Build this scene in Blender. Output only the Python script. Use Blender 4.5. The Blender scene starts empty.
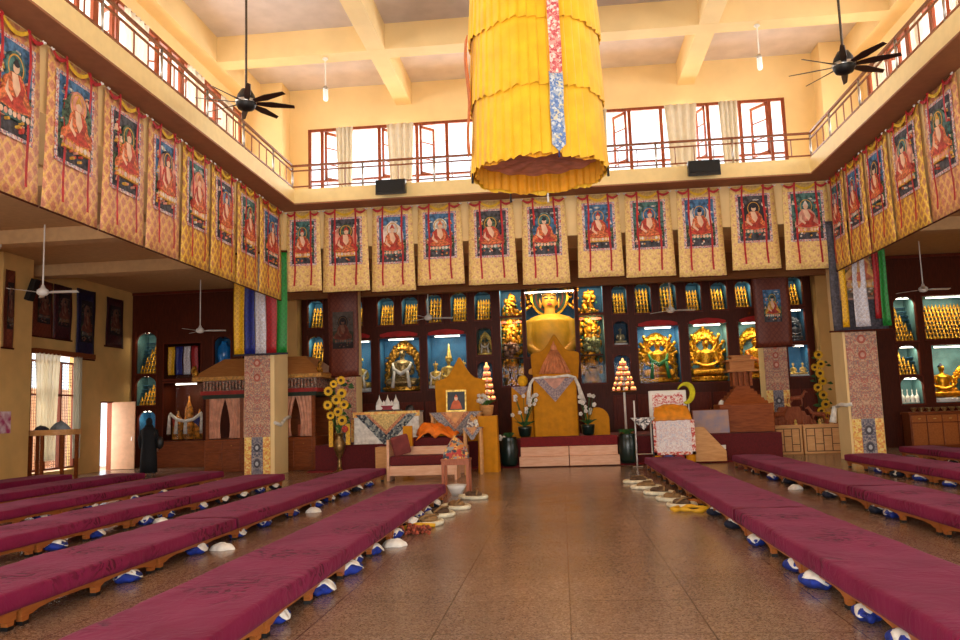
import bpy, math, random
from mathutils import Vector, Matrix, noise
random.seed(7)
S = bpy.context.scene
COL = S.collection
PI = math.pi

# ------------------------------------------------------------------ camera
cam = bpy.data.cameras.new('camera'); cam.sensor_width = 36; cam.lens = 800/960*36; cam.clip_end = 500
co = bpy.data.objects.new('camera', cam); COL.objects.link(co); S.camera = co
yaw, pitch, roll = .09726, .11497, -.03258
fw = Vector((-math.sin(yaw)*math.cos(pitch), math.cos(yaw)*math.cos(pitch), math.sin(pitch)))
rt = Vector((math.cos(yaw), math.sin(yaw), 0)); up = rt.cross(fw)
r2 = rt*math.cos(roll)+up*math.sin(roll); u2 = up*math.cos(roll)-rt*math.sin(roll)
co.matrix_world = Matrix(((r2.x,u2.x,-fw.x,0),(r2.y,u2.y,-fw.y,0),(r2.z,u2.z,-fw.z,1.6),(0,0,0,1)))

# ------------------------------------------------------------------ world, lights, exposure
S.view_settings.view_transform = 'Standard'; S.view_settings.look = 'None'
S.view_settings.exposure = 0.15; S.view_settings.gamma = 1
W = bpy.data.worlds.new('world'); S.world = W; W.use_nodes = True
W.node_tree.nodes['Background'].inputs[0].default_value = (.86,.93,1,1)
W.node_tree.nodes['Background'].inputs[1].default_value = 2.2
def area(name, loc, aim, sx, sy, power, col=(1,.96,.9)):
    l = bpy.data.lights.new(name, 'AREA'); l.shape = 'RECTANGLE'; l.size = sx; l.size_y = sy; l.energy = power; l.color = col
    o = bpy.data.objects.new(name, l); COL.objects.link(o); o.location = loc
    o.rotation_euler = Vector(aim).to_track_quat('-Z','Y').to_euler(); return o
area('daylight_back_windows', (-.3,26.4,8.6), (0,-1,-.08), 17, 4.2, 1900)
area('daylight_left_windows', (-11.4,13,9.2), (1,0,-.1), 19, 3.6, 1550)
area('daylight_right_windows', (11.1,13,9.2), (-1,0,-.1), 19, 3.6, 1550)
area('daylight_entrance', (0,-4.9,2.6), (0,1,.06), 15, 4.8, 1650)
area('daylight_aisle_window', (-17.6,23.9,2.2), (1,0,-.1), 3.2, 3.4, 160)
area('daylight_side_door', (-17.6,26.9,1.5), (1,0,0), 1.6, 2.6, 120)
area('daylight_aisle_windows_front_left', (-16.6,7,3), (1,0,-.1), 12, 2.6, 320)
area('daylight_aisle_windows_front_right', (16.4,8,3), (-1,0,-.1), 12, 2.6, 320)

# ------------------------------------------------------------------ materials
def lin(c):
    c = c/255
    return c/12.92 if c <= .04045 else ((c+.055)/1.055)**2.4
def rgb(h):
    if isinstance(h, str): h = (int(h[0:2],16), int(h[2:4],16), int(h[4:6],16))
    return (lin(h[0]), lin(h[1]), lin(h[2]), 1)
MC = {}
def base(name):
    m = bpy.data.materials.new(name); m.use_nodes = True
    nt = m.node_tree; b = nt.nodes['Principled BSDF']; return m, nt, b
def nd(nt, t, **k):
    n = nt.nodes.new(t)
    for a, v in k.items(): setattr(n, a, v)
    return n
def mat(name, h, rough=.6, metal=0, var=.12, scale=6, bump=0, sheen=0, emit=0, spec=None, h2=None):
    if name in MC: return MC[name]
    m, nt, b = base(name); L = nt.links.new
    tc = nd(nt,'ShaderNodeTexCoord'); nz = nd(nt,'ShaderNodeTexNoise'); nz.inputs['Scale'].default_value = scale; nz.inputs['Detail'].default_value = 4
    L(tc.outputs['Object'], nz.inputs['Vector'])
    c = rgb(h); mx = nd(nt,'ShaderNodeMix', data_type='RGBA')
    d = rgb(h2) if h2 else tuple(x*(1-var*2) for x in c[:3])+(1,)
    e = c if h2 else tuple(min(1,x*(1+var)) for x in c[:3])+(1,)
    mx.inputs[6].default_value = d; mx.inputs[7].default_value = e
    rp = nd(nt,'ShaderNodeMapRange'); rp.inputs[1].default_value=.35; rp.inputs[2].default_value=.65
    L(nz.outputs[0], rp.inputs[0]); L(rp.outputs[0], mx.inputs[0]); L(mx.outputs[2], b.inputs['Base Color'])
    b.inputs['Roughness'].default_value = rough; b.inputs['Metallic'].default_value = metal
    if spec is not None: b.inputs['Specular IOR Level'].default_value = spec
    if sheen: b.inputs['Sheen Weight'].default_value = sheen; b.inputs['Sheen Roughness'].default_value=.4
    if bump:
        bp = nd(nt,'ShaderNodeBump'); bp.inputs['Strength'].default_value = bump; bp.inputs['Distance'].default_value=.02
        L(nz.outputs[0], bp.inputs['Height']); L(bp.outputs[0], b.inputs['Normal'])
    if emit: b.inputs['Emission Color'].default_value = c; b.inputs['Emission Strength'].default_value = emit
    MC[name] = m; return m
def wood(name, h1, h2, rough=.35, axis='z', scale=3, bump=.1):
    if name in MC: return MC[name]
    m, nt, b = base(name); L = nt.links.new
    tc = nd(nt,'ShaderNodeTexCoord'); mp = nd(nt,'ShaderNodeMapping'); s = {'x':(.15,1,1),'y':(1,.15,1),'z':(1,1,.15)}[axis]
    mp.inputs['Scale'].default_value = [q*scale*3 for q in s]
    nz = nd(nt,'ShaderNodeTexNoise'); nz.inputs['Scale'].default_value=2.5; nz.inputs['Detail'].default_value=6; nz.inputs['Distortion'].default_value=.6
    mx = nd(nt,'ShaderNodeMix', data_type='RGBA'); mx.inputs[6].default_value=rgb(h1); mx.inputs[7].default_value=rgb(h2)
    rp = nd(nt,'ShaderNodeMapRange'); rp.inputs[1].default_value=.3; rp.inputs[2].default_value=.7
    L(tc.outputs['Object'],mp.inputs[0]); L(mp.outputs[0],nz.inputs['Vector']); L(nz.outputs[0],rp.inputs[0]); L(rp.outputs[0],mx.inputs[0]); L(mx.outputs[2],b.inputs['Base Color'])
    b.inputs['Roughness'].default_value=rough; b.inputs['Specular IOR Level'].default_value=.2
    bp = nd(nt,'ShaderNodeBump'); bp.inputs['Strength'].default_value=bump; bp.inputs['Distance'].default_value=.01
    L(nz.outputs[0],bp.inputs['Height']); L(bp.outputs[0],b.inputs['Normal'])
    MC[name]=m; return m
def ramp_set(r, stops, interp='LINEAR'):
    r.color_ramp.interpolation = interp
    while len(r.color_ramp.elements) < len(stops): r.color_ramp.elements.new(.5)
    for e, (p, h) in zip(r.color_ramp.elements, stops): e.position = p; e.color = rgb(h)
def brocade(name, ground, motif, motif2, cell=.22, line=None, rough=.5, ms=.30):
    """woven diamond lattice with a medallion in every diamond (local x / z plane)"""
    if name in MC: return MC[name]
    m, nt, b = base(name); L = nt.links.new
    tc = nd(nt,'ShaderNodeTexCoord'); sp = nd(nt,'ShaderNodeSeparateXYZ'); L(tc.outputs['Object'],sp.inputs[0])
    def ma(op,a,b_=None,c=None):
        n = nd(nt,'ShaderNodeMath',operation=op)
        for i,v in enumerate((a,b_,c)):
            if v is None: continue
            if isinstance(v,(int,float)): n.inputs[i].default_value=v
            else: L(v,n.inputs[i])
        return n.outputs[0]
    nz = nd(nt,'ShaderNodeTexNoise'); nz.inputs['Scale'].default_value=22; nz.inputs['Detail'].default_value=3; L(tc.outputs['Object'],nz.inputs['Vector'])
    X = ma('DIVIDE',sp.outputs[0],cell); Z = ma('DIVIDE',sp.outputs[2],cell*1.25)
    wob = ma('MULTIPLY',ma('SUBTRACT',nz.outputs[0],.5),.35)
    A = ma('ADD',ma('ADD',X,Z),wob); B = ma('ADD',ma('SUBTRACT',X,Z),wob)
    fa = ma('ABSOLUTE',ma('SUBTRACT',ma('FRACT',A),.5)); fb = ma('ABSOLUTE',ma('SUBTRACT',ma('FRACT',B),.5))
    d = ma('MAXIMUM',fa,fb)                      # 0 centre .. .5 lattice line
    r = nd(nt,'ShaderNodeValToRGB'); ramp_set(r,[(0,motif2),(ms*.4,motif),(ms,motif),(ms+.06,ground),(.43,ground),(.46,line or ground)])
    L(d,r.inputs[0]); 
    mx = nd(nt,'ShaderNodeMix',data_type='RGBA',blend_type='MULTIPLY'); mx.inputs[0].default_value=.5
    gr = nd(nt,'ShaderNodeValToRGB'); ramp_set(gr,[(.35,'c8a080'),(.6,'ffffff')]); L(nz.outputs[0],gr.inputs[0])
    L(r.outputs[0],mx.inputs[6]); L(gr.outputs[0],mx.inputs[7]); L(mx.outputs[2],b.inputs['Base Color'])
    b.inputs['Roughness'].default_value=rough
    MC[name]=m; return m
def flecks(name, cols, scale=14, rough=.7, mirror=False, dist=.0):
    """small woven flecks of several colours (voronoi cells); optionally mirrored about local x=0"""
    if name in MC: return MC[name]
    m, nt, b = base(name); L = nt.links.new
    tc = nd(nt,'ShaderNodeTexCoord'); src = tc.outputs['Object']
    if mirror:
        sp = nd(nt,'ShaderNodeSeparateXYZ'); L(src,sp.inputs[0]); ab = nd(nt,'ShaderNodeMath',operation='ABSOLUTE'); L(sp.outputs[0],ab.inputs[0])
        cb = nd(nt,'ShaderNodeCombineXYZ'); L(ab.outputs[0],cb.inputs[0]); L(sp.outputs[1],cb.inputs[1]); L(sp.outputs[2],cb.inputs[2]); src = cb.outputs[0]
    nz = nd(nt,'ShaderNodeTexNoise'); nz.inputs['Scale'].default_value=scale*.45; nz.inputs['Detail'].default_value=5; nz.inputs['Distortion'].default_value=1.5; L(src,nz.inputs['Vector'])
    vo = nd(nt,'ShaderNodeTexVoronoi'); vo.inputs['Scale'].default_value=scale; L(src,vo.inputs['Vector'])
    r = nd(nt,'ShaderNodeValToRGB'); n=len(cols)
    ramp_set(r,[(i/n,c) for i,c in enumerate(cols)],'CONSTANT')
    ad = nd(nt,'ShaderNodeMix',data_type='FLOAT'); ad.inputs[0].default_value = .55 if mirror else .2
    sc = nd(nt,'ShaderNodeSeparateColor'); L(vo.outputs['Color'],sc.inputs[0])
    mr = nd(nt,'ShaderNodeMapRange'); mr.inputs[1].default_value=.3; mr.inputs[2].default_value=.7; L(nz.outputs[0],mr.inputs[0])
    L(sc.outputs[0],ad.inputs[2]); L(mr.outputs[0],ad.inputs[3]); L(ad.outputs[0],r.inputs[0]); L(r.outputs[0],b.inputs['Base Color'])
    b.inputs['Roughness'].default_value=rough
    MC[name]=m; return m
def glass(name='clear_glass', g=.08):
    if name in MC: return MC[name]
    m, nt, b = base(name); L = nt.links.new
    nt.nodes.remove(b); o = nt.nodes['Material Output']
    t = nd(nt,'ShaderNodeBsdfTransparent'); gl = nd(nt,'ShaderNodeBsdfGlossy'); gl.inputs['Roughness'].default_value=.03
    mx = nd(nt,'ShaderNodeMixShader'); mx.inputs[0].default_value=g
    L(t.outputs[0],mx.inputs[1]); L(gl.outputs[0],mx.inputs[2]); L(mx.outputs[0],o.inputs[0])
    MC[name]=m; return m

def floor_mat():
    m, nt, b = base('terrazzo_floor'); L = nt.links.new
    tc = nd(nt,'ShaderNodeTexCoord')
    vo = nd(nt,'ShaderNodeTexVoronoi'); vo.inputs['Scale'].default_value=80; L(tc.outputs['Object'],vo.inputs['Vector'])
    sc = nd(nt,'ShaderNodeSeparateColor'); L(vo.outputs['Color'],sc.inputs[0])
    r = nd(nt,'ShaderNodeValToRGB'); ramp_set(r,[(0,'6e5648'),(.25,'836858'),(.55,'937764'),(.85,'a88e7a')]); L(sc.outputs[0],r.inputs[0])
    nz = nd(nt,'ShaderNodeTexNoise'); nz.inputs['Scale'].default_value=.5; nz.inputs['Detail'].default_value=4; L(tc.outputs['Object'],nz.inputs['Vector'])
    mr = nd(nt,'ShaderNodeMapRange'); mr.inputs[1].default_value=.3; mr.inputs[2].default_value=.7; mr.inputs[3].default_value=.8; mr.inputs[4].default_value=1.12; L(nz.outputs[0],mr.inputs[0])
    br = nd(nt,'ShaderNodeTexBrick'); br.offset=0; br.inputs['Scale'].default_value=1; br.inputs['Mortar Size'].default_value=.006
    br.inputs['Brick Width'].default_value=1; br.inputs['Row Height'].default_value=1
    br.inputs['Color1'].default_value=(1,1,1,1); br.inputs['Color2'].default_value=(.9,.9,.9,1); br.inputs['Mortar'].default_value=(.35,.3,.28,1); L(tc.outputs['Object'],br.inputs['Vector'])
    m1 = nd(nt,'ShaderNodeMix',data_type='RGBA',blend_type='MULTIPLY'); m1.inputs[0].default_value=1; L(r.outputs[0],m1.inputs[6]); L(br.outputs[0],m1.inputs[7])
    m2 = nd(nt,'ShaderNodeVectorMath',operation='SCALE'); L(m1.outputs[2],m2.inputs[0]); L(mr.outputs[0],m2.inputs[3]); L(m2.outputs[0],b.inputs['Base Color'])
    b.inputs['Roughness'].default_value=.2
    n2 = nd(nt,'ShaderNodeTexNoise'); n2.inputs['Scale'].default_value=3; L(tc.outputs['Object'],n2.inputs['Vector'])
    m3 = nd(nt,'ShaderNodeMapRange'); m3.inputs[3].default_value=.14; m3.inputs[4].default_value=.3; L(n2.outputs[0],m3.inputs[0]); L(m3.outputs[0],b.inputs['Roughness'])
    return m
def velvet_mat():
    m, nt, b = base('maroon_velvet'); L = nt.links.new
    tc = nd(nt,'ShaderNodeTexCoord')
    def noi(sc,dt,ds,ro=.5):
        n = nd(nt,'ShaderNodeTexNoise'); n.inputs['Scale'].default_value=sc; n.inputs['Detail'].default_value=dt; n.inputs['Distortion'].default_value=ds; n.inputs['Roughness'].default_value=ro; L(tc.outputs['Object'],n.inputs['Vector']); return n.outputs[0]
    def mr(v,a,c,lo=0,hi=1):
        n = nd(nt,'ShaderNodeMapRange'); n.inputs[1].default_value=a; n.inputs[2].default_value=c; n.inputs[3].default_value=lo; n.inputs[4].default_value=hi; L(v,n.inputs[0]); return n.outputs[0]
    def mul(a,c):
        n = nd(nt,'ShaderNodeMath',operation='MULTIPLY'); L(a,n.inputs[0]); L(c,n.inputs[1]); return n.outputs[0]
    r = nd(nt,'ShaderNodeValToRGB'); ramp_set(r,[(.35,'701438'),(.65,'7e1d44')]); L(noi(1.1,3,.6),r.inputs[0])
    marks = mul(mr(noi(1.0,2,.4),.52,.62), mr(noi(3.2,4,3.5),.47,.42))      # brushed nap where people sat
    x1 = nd(nt,'ShaderNodeMix',data_type='RGBA'); L(marks,x1.inputs[0]); L(r.outputs[0],x1.inputs[6]); x1.inputs[7].default_value=rgb('4c0a20')
    L(x1.outputs[2],b.inputs['Base Color'])
    b.inputs['Roughness'].default_value=.85; b.inputs['Sheen Weight'].default_value=.08; b.inputs['Sheen Roughness'].default_value=.4; b.inputs['Sheen Tint'].default_value=(1,.5,.7,1)
    b.inputs['Specular IOR Level'].default_value=.15
    bp = nd(nt,'ShaderNodeBump'); bp.inputs['Strength'].default_value=.35; bp.inputs['Distance'].default_value=.035; L(mul(mr(noi(3.2,4,3.5),.3,.6),mr(noi(1.0,2,.4),.45,.6,.25,1)),bp.inputs['Height']); L(bp.outputs[0],b.inputs['Normal'])
    return m
def sheer(name,h,tr=.25):
    if name in MC: return MC[name]
    m, nt, b = base(name); L = nt.links.new; nt.nodes.remove(b); o = nt.nodes['Material Output']
    d = nd(nt,'ShaderNodeBsdfDiffuse'); d.inputs[0].default_value=rgb(h); t = nd(nt,'ShaderNodeBsdfTranslucent'); t.inputs[0].default_value=rgb(h); q = nd(nt,'ShaderNodeBsdfTransparent')
    a = nd(nt,'ShaderNodeMixShader'); a.inputs[0].default_value=.5; L(d.outputs[0],a.inputs[1]); L(t.outputs[0],a.inputs[2])
    c = nd(nt,'ShaderNodeMixShader'); c.inputs[0].default_value=tr; L(a.outputs[0],c.inputs[1]); L(q.outputs[0],c.inputs[2]); L(c.outputs[0],o.inputs[0])
    MC[name]=m; return m

# palette
WALL = mat('cream_paint','f0d298',.75,var=.03,scale=1.2)
CEIL = mat('ceiling_plaster','d6cac8',.85,var=.04,scale=2)
AISLEWALL = mat('aisle_cream_paint','dcb06a',.7,var=.05,scale=1.5)
AISLECEIL = mat('aisle_ceiling_paint','c9a070',.8,var=.04)
SOFFIT = mat('brown_soffit_paint','a06a48',.8,var=.04)
FASCIA = mat('pale_yellow_paint','f6dc9c',.6,var=.02)
FRAME = wood('redbrown_window_wood','7d3b22','944a2c',.45)
DARKW = wood('dark_brown_wood','401505','541f0a',.5)
REDW = wood('red_brown_wood','561a0c','6c2a14',.5)
BENCHW = wood('orange_bench_wood','a05a2a','bb7038',.35,'y')
LIGHTW = wood('light_oak_wood','c48a52','daa468',.4,'x')
MIDW = wood('mid_brown_wood','74391a','914c26',.35,'x')
PINKW = wood('pinkish_step_wood','d09a78','e0b292',.4,'x')
VELVET = velvet_mat()
MAROON = mat('maroon_carpet','5c0f14',.9,bump=.1,scale=30)
RUG = mat('red_rug','741218',.9,bump=.1,scale=30)
GOLD = mat('gilded_metal','e8a020',.28,.85,var=.2,scale=12)
GOLDD = mat('antique_gold','b8842c',.35,.75,var=.35,scale=18)
GOLDL = mat('pale_gold','f0c868',.4,.5,var=.25,scale=14)
SILVER = mat('steel','b8b4ae',.3,.9)
WHITE = mat('white_cloth','e8e4dc',.8,bump=.3,scale=9)
WPAINT = mat('white_enamel','e6e2da',.4,var=.02)
BLACK = mat('black_plastic','121214',.5)
BLACKCL = mat('black_cloth','0c0c12',.85)
YELLOW = mat('yellow_silk','fac01c',.55,var=.06,sheen=.3,scale=4)
YELIN = mat('orange_yellow_silk','e89c10',.6,var=.08)
OCHRE = mat('ochre_satin','c98406',.7,var=.06,spec=.25)
ORANGE = mat('orange_robe_cloth','ee7a10',.7,bump=.5,scale=7)
BLUEP = mat('blue_paint','2c6c98',.7,var=.15,scale=2)
BLUED = mat('deep_blue_paint','1c5578',.7,var=.2,scale=2)
TEALP = mat('teal_paint','50787a',.7,var=.2,scale=2)
BAGBLUE = mat('royal_blue_cloth','1c3cae',.75,bump=.4,scale=12,h2='101c5c')
GREEN = mat('green_leaf','2c5a20',.6,var=.3,scale=12)
RED = mat('red_ribbon','c02028',.6,var=.15)
GLASS = glass(g=.005)
WGLASS = glass('window_glass', .04)
CURT = mat('sheer_curtain','dcd4c0',.8,var=.03)
POT = mat('dark_green_glaze','12241e',.3,var=.2)

# ------------------------------------------------------------------ mesh helpers
class MB:
    def __init__(s): s.v=[]; s.f=[]; s.m=[]
    def add(s, vs, fs, m=0):
        n=len(s.v); s.v += [tuple(v) for v in vs]; s.f += [tuple(i+n for i in f) for f in fs]; s.m += [m]*len(fs); return s
    def box(s,x0,x1,y0,y1,z0,z1,m=0):
        return s.add([(x0,y0,z0),(x1,y0,z0),(x1,y1,z0),(x0,y1,z0),(x0,y0,z1),(x1,y0,z1),(x1,y1,z1),(x0,y1,z1)],
            [(0,3,2,1),(4,5,6,7),(0,1,5,4),(1,2,6,5),(2,3,7,6),(3,0,4,7)],m)
    def frustum(s,c,w0,d0,w1,d1,z0,z1,m=0):
        x,y=c; vs=[]
        for (w,d,z) in ((w0,d0,z0),(w1,d1,z1)): vs += [(x-w/2,y-d/2,z),(x+w/2,y-d/2,z),(x+w/2,y+d/2,z),(x-w/2,y+d/2,z)]
        return s.add(vs,[(0,3,2,1),(4,5,6,7),(0,1,5,4),(1,2,6,5),(2,3,7,6),(3,0,4,7)],m)
    def lathe(s,prof,cx=0,cy=0,n=16,m=0,cap=True,sx=1,sy=1):
        vs=[]; fs=[]
        for r,z in prof:
            for i in range(n): a=2*PI*i/n; vs.append((cx+r*sx*math.cos(a),cy+r*sy*math.sin(a),z))
        for k in range(len(prof)-1):
            for i in range(n): j=(i+1)%n; fs.append((k*n+i,k*n+j,(k+1)*n+j,(k+1)*n+i))
        if cap: fs.append(tuple(range(n-1,-1,-1))); fs.append(tuple((len(prof)-1)*n+i for i in range(n)))
        return s.add(vs,fs,m)
    def ell(s,c,r,n=12,k=8,m=0):
        if isinstance(r,(int,float)): r=(r,r,r)
        vs=[(c[0],c[1],c[2]-r[2])]; fs=[]
        for j in range(1,k):
            t=-PI/2+PI*j/k
            for i in range(n): a=2*PI*i/n; vs.append((c[0]+r[0]*math.cos(t)*math.cos(a),c[1]+r[1]*math.cos(t)*math.sin(a),c[2]+r[2]*math.sin(t)))
        vs.append((c[0],c[1],c[2]+r[2])); T=len(vs)-1
        for i in range(n): fs.append((0,1+(i+1)%n,1+i)); fs.append((T,T-n+i,T-n+(i+1)%n))
        for j in range(k-2):
            for i in range(n): a=1+j*n+i; b=1+j*n+(i+1)%n; fs.append((a,b,b+n,a+n))
        return s.add(vs,fs,m)
    def tube(s,pts,r,n=8,m=0,cap=True):
        pts=[Vector(p) for p in pts]; rs=r if isinstance(r,(list,tuple)) else [r]*len(pts); vs=[]; fs=[]
        prev=None
        for i,p in enumerate(pts):
            d=(pts[min(i+1,len(pts)-1)]-pts[max(i-1,0)]).normalized()
            if prev is None: a=d.orthogonal().normalized()
            else: a=(prev-d*prev.dot(d)); a=a.normalized() if a.length>1e-6 else d.orthogonal().normalized()
            prev=a; b=d.cross(a)
            for k in range(n): t=2*PI*k/n; vs.append(p+(a*math.cos(t)+b*math.sin(t))*rs[i])
        for i in range(len(pts)-1):
            for k in range(n): j=(k+1)%n; fs.append((i*n+k,i*n+j,(i+1)*n+j,(i+1)*n+k))
        if cap: fs.append(tuple(range(n-1,-1,-1))); fs.append(tuple((len(pts)-1)*n+k for k in range(n)))
        return s.add(vs,fs,m)
    def prism(s,poly,y0,y1,m=0,plane='xz'):
        f={'xz':lambda p,y:(p[0],y,p[1]),'yz':lambda p,y:(y,p[0],p[1]),'xy':lambda p,y:(p[0],p[1],y)}[plane]
        n=len(poly); vs=[f(p,y0) for p in poly]+[f(p,y1) for p in poly]
        fs=[tuple(range(n)),tuple(range(2*n-1,n-1,-1))]+[(i,i+n,(i+1)%n+n,(i+1)%n) for i in range(n)]
        return s.add(vs,fs,m)
    def grid(s,fn,nu,nv,m=0):
        vs=[fn(u/nu,v/nv) for v in range(nv+1) for u in range(nu+1)]
        fs=[(v*(nu+1)+u,v*(nu+1)+u+1,(v+1)*(nu+1)+u+1,(v+1)*(nu+1)+u) for v in range(nv) for u in range(nu)]
        return s.add(vs,fs,m)
    def build(s,name,mats,parent=None,loc=None,rot=0,smooth=False,bevel=0,solid=0,remesh=0,sub=0):
        me=bpy.data.meshes.new(name); me.from_pydata(s.v,[],s.f); me.update()
        if not isinstance(mats,(list,tuple)): mats=[mats]
        for q in mats: me.materials.append(q)
        if len(mats)>1: me.polygons.foreach_set('material_index',s.m)
        if smooth: me.polygons.foreach_set('use_smooth',[True]*len(s.f))
        o=bpy.data.objects.new(name,me); COL.objects.link(o)
        if parent: o.parent=parent
        if loc is not None: o.location=loc
        if rot: o.rotation_euler[2]=rot
        if remesh:
            q=o.modifiers.new('r','REMESH'); q.mode='VOXEL'; q.voxel_size=remesh; q.use_smooth_shade=True
            q=o.modifiers.new('s','SMOOTH'); q.iterations=4; q.factor=.5
        if bevel: q=o.modifiers.new('b','BEVEL'); q.width=bevel; q.segments=2; q.limit_method='ANGLE'
        if solid: q=o.modifiers.new('t','SOLIDIFY'); q.thickness=solid; q.offset=0
        if sub: q=o.modifiers.new('u','SUBSURF'); q.levels=sub; q.render_levels=sub
        return o
def thing(name,label,cat,loc=(0,0,0),rot=0,group=None):
    o=bpy.data.objects.new(name,None); COL.objects.link(o); o.location=loc; o.rotation_euler[2]=rot; o.empty_display_size=.1
    o['label']=label; o['category']=cat
    if group: o['group']=group
    return o
def tag(o,label,cat,group=None):
    o['label']=label; o['category']=cat
    if group: o['group']=group
    return o
def struct(o): o['kind']='structure'; return o
def dup(root,loc,rot=None,label=None,group=None,scale=None):
    r=root.copy(); COL.objects.link(r); r.location=loc
    if rot is not None: r.rotation_euler[2]=rot
    if label: r['label']=label
    if group: r['group']=group
    if scale: r.scale=scale
    for ch in list(root.children):
        c=ch.copy(); COL.objects.link(c); c.parent=r
        for g in list(ch.children):
            d=g.copy(); COL.objects.link(d); d.parent=c
    return r
ORD=['first','second','third','fourth','fifth','sixth','seventh','eighth','ninth','tenth','eleventh','twelfth','thirteenth','fourteenth','fifteenth','sixteenth','seventeenth','eighteenth']

# ================================================================== STRUCTURE
FL = floor_mat()
struct(MB().box(-16.2,15.8,-5,29.8,-.2,0).build('floor',FL))
# upper hall shell
XL,XR,YB = -9.4,9.1,24.0
GT = 8.0      # gallery floor
def struct_box(name,b,m): return struct(MB().box(*b).build(name,m))
# gallery slab / beams (lower ceiling level 6.5)
g=MB()
g.box(-9.6,-7.95,-5,24.3,6.52,7.68); g.box(7.65,9.3,-5,24.3,6.52,7.68); g.box(-7.95,7.65,22.5,24.3,6.52,7.68)
struct(g.build('wall_gallery_beam',WALL))
g=MB(); g.box(-9.6,-7.35,-5,24.3,7.68,7.72,0); g.box(6.95,9.3,-5,24.3,7.68,7.72,0); g.box(-7.35,6.95,21.75,24.3,7.68,7.72,0)
struct(g.build('ceiling_gallery_soffit',SOFFIT))
g=MB(); g.box(-9.6,-7.35,-5,24.3,7.72,8.0); g.box(6.95,9.3,-5,24.3,7.72,8.0); g.box(-7.35,6.95,21.75,24.3,7.72,8.0)
g.box(-7.5,-7.35,-5,21.75,8.0,8.12); g.box(6.95,7.1,-5,21.75,8.0,8.12); g.box(-7.5,7.1,21.75,21.9,8.0,8.12)
struct(g.build('wall_gallery_fascia',FASCIA))
# upper walls with window bands
def band_wall_y(name,x0,x1,yy,th,z0,z1,wx0,wx1,wz0,wz1):   # wall facing y
    g=MB(); g.box(x0,x1,yy,yy+th,z0,wz0); g.box(x0,x1,yy,yy+th,wz1,z1); g.box(x0,wx0,yy,yy+th,wz0,wz1); g.box(wx1,x1,yy,yy+th,wz0,wz1)
    return struct(g.build(name,WALL))
WZ0,WZ1 = 8.25,10.72
band_wall_y('wall_back_upper',-9.6,9.3,24.0,.25,7.9,12.3,-7.65,7.07,WZ0,WZ1)
def side_wall(name,x0,x1):
    WS=10.98; g=MB(); g.box(x0,x1,-5,24.25,7.9,WZ0); g.box(x0,x1,-5,24.25,WS,12.3); g.box(x0,x1,22.9,24.25,WZ0,WS); g.box(x0,x1,-5,3.5,WZ0,WS)
    return struct(g.build(name,WALL))
side_wall('wall_left_upper',-9.65,-9.4); side_wall('wall_right_upper',9.1,9.35)
g=MB(); g.box(-9.4,-8.25,23.3,24.02,8,12.1); g.box(7.95,9.1,23.3,24.02,8,12.1); struct(g.build('wall_corner_pillars',WALL))
# ceiling with coffers
struct_box('ceiling',(-9.7,9.4,-5.2,24.3,12.05,12.25),CEIL)
g=MB()
for yb in (20.1,15.6,11.1,6.6,2.1,-2.4): g.box(-8.95,8.65,yb,yb+.54,11.33,12.06)
for xb in (-4.78,-.42,3.95): g.box(xb,xb+.5,-5,24.02,11.335,12.06)
g.box(-9.4,-8.95,-5,24,11.33,12.06); g.box(8.65,9.1,-5,24,11.33,12.06); 
struct(g.build('ceiling_beams',WALL))
# lower aisles
struct_box('ceiling_left_aisle',(-16.2,-9.6,-5,29.8,6.5,6.7),AISLECEIL)
struct_box('ceiling_right_aisle',(9.3,15.8,-5,29.8,6.5,6.7),AISLECEIL)
struct_box('ceiling_back_aisle',(-9.6,9.3,24.3,29.8,6.5,6.7),AISLECEIL)
g=MB()
for yb in (3.5,8.7,13.9,18.3,22.6): g.box(-15.9,-9.6,yb,yb+.5,6.15,6.52); g.box(9.3,15.3,yb,yb+.5,6.15,6.52)
struct(g.build('ceiling_aisle_beams',AISLECEIL))
# left wall with window and door openings (x=-15.9)
g=MB()
def lw(y0,y1,z0,z1): g.box(-16.15,-15.9,y0,y1,z0,z1)
lw(-5,1,0,6.5); lw(1,13,0,1.7); lw(1,13,4.4,6.5); lw(13,22.75,0,6.5); lw(22.75,25.0,0,.2); lw(22.75,25.0,3.85,6.5); lw(25.0,26.45,0,6.5); lw(26.45,27.27,2.4,6.5); lw(27.27,29.8,0,6.5)
struct(g.build('wall_left',AISLEWALL))
g=MB(); g.box(15.3,15.55,-5,2,0,6.5); g.box(15.3,15.55,2,14,0,1.7); g.box(15.3,15.55,2,14,4.4,6.5); g.box(15.3,15.55,14,29.8,0,6.5); struct(g.build('wall_right',AISLEWALL))
struct_box('wall_back',(-16.15,15.55,29.6,29.85,0,6.6),AISLEWALL)
g=MB(); g.box(-16.15,-7.5,-5.2,-5,0,6.6); g.box(7.5,15.55,-5.2,-5,0,6.6); g.box(-7.5,7.5,-5.2,-5,5.1,6.6); g.box(-9.65,9.35,-5.2,-5,6.6,12.3); struct(g.build('wall_front',WALL))
g=MB(); g.box(-15.9,-15.3,20.55,21.86,0,6.5); struct(g.build('wall_pilaster_left',AISLEWALL,bevel=.02))
g=MB(); g.box(-15.9,-15.3,12.6,14.0,0,6.5); struct(g.build('wall_pilaster_left_front',AISLEWALL))
struct_box('wall_altar_pilaster_left',(-9.85,-9.38,27.9,29.6,0,6.5),AISLEWALL)
struct_box('wall_altar_pilaster_right',(8.76,9.5,27.9,29.6,0,6.5),AISLEWALL)
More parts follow.
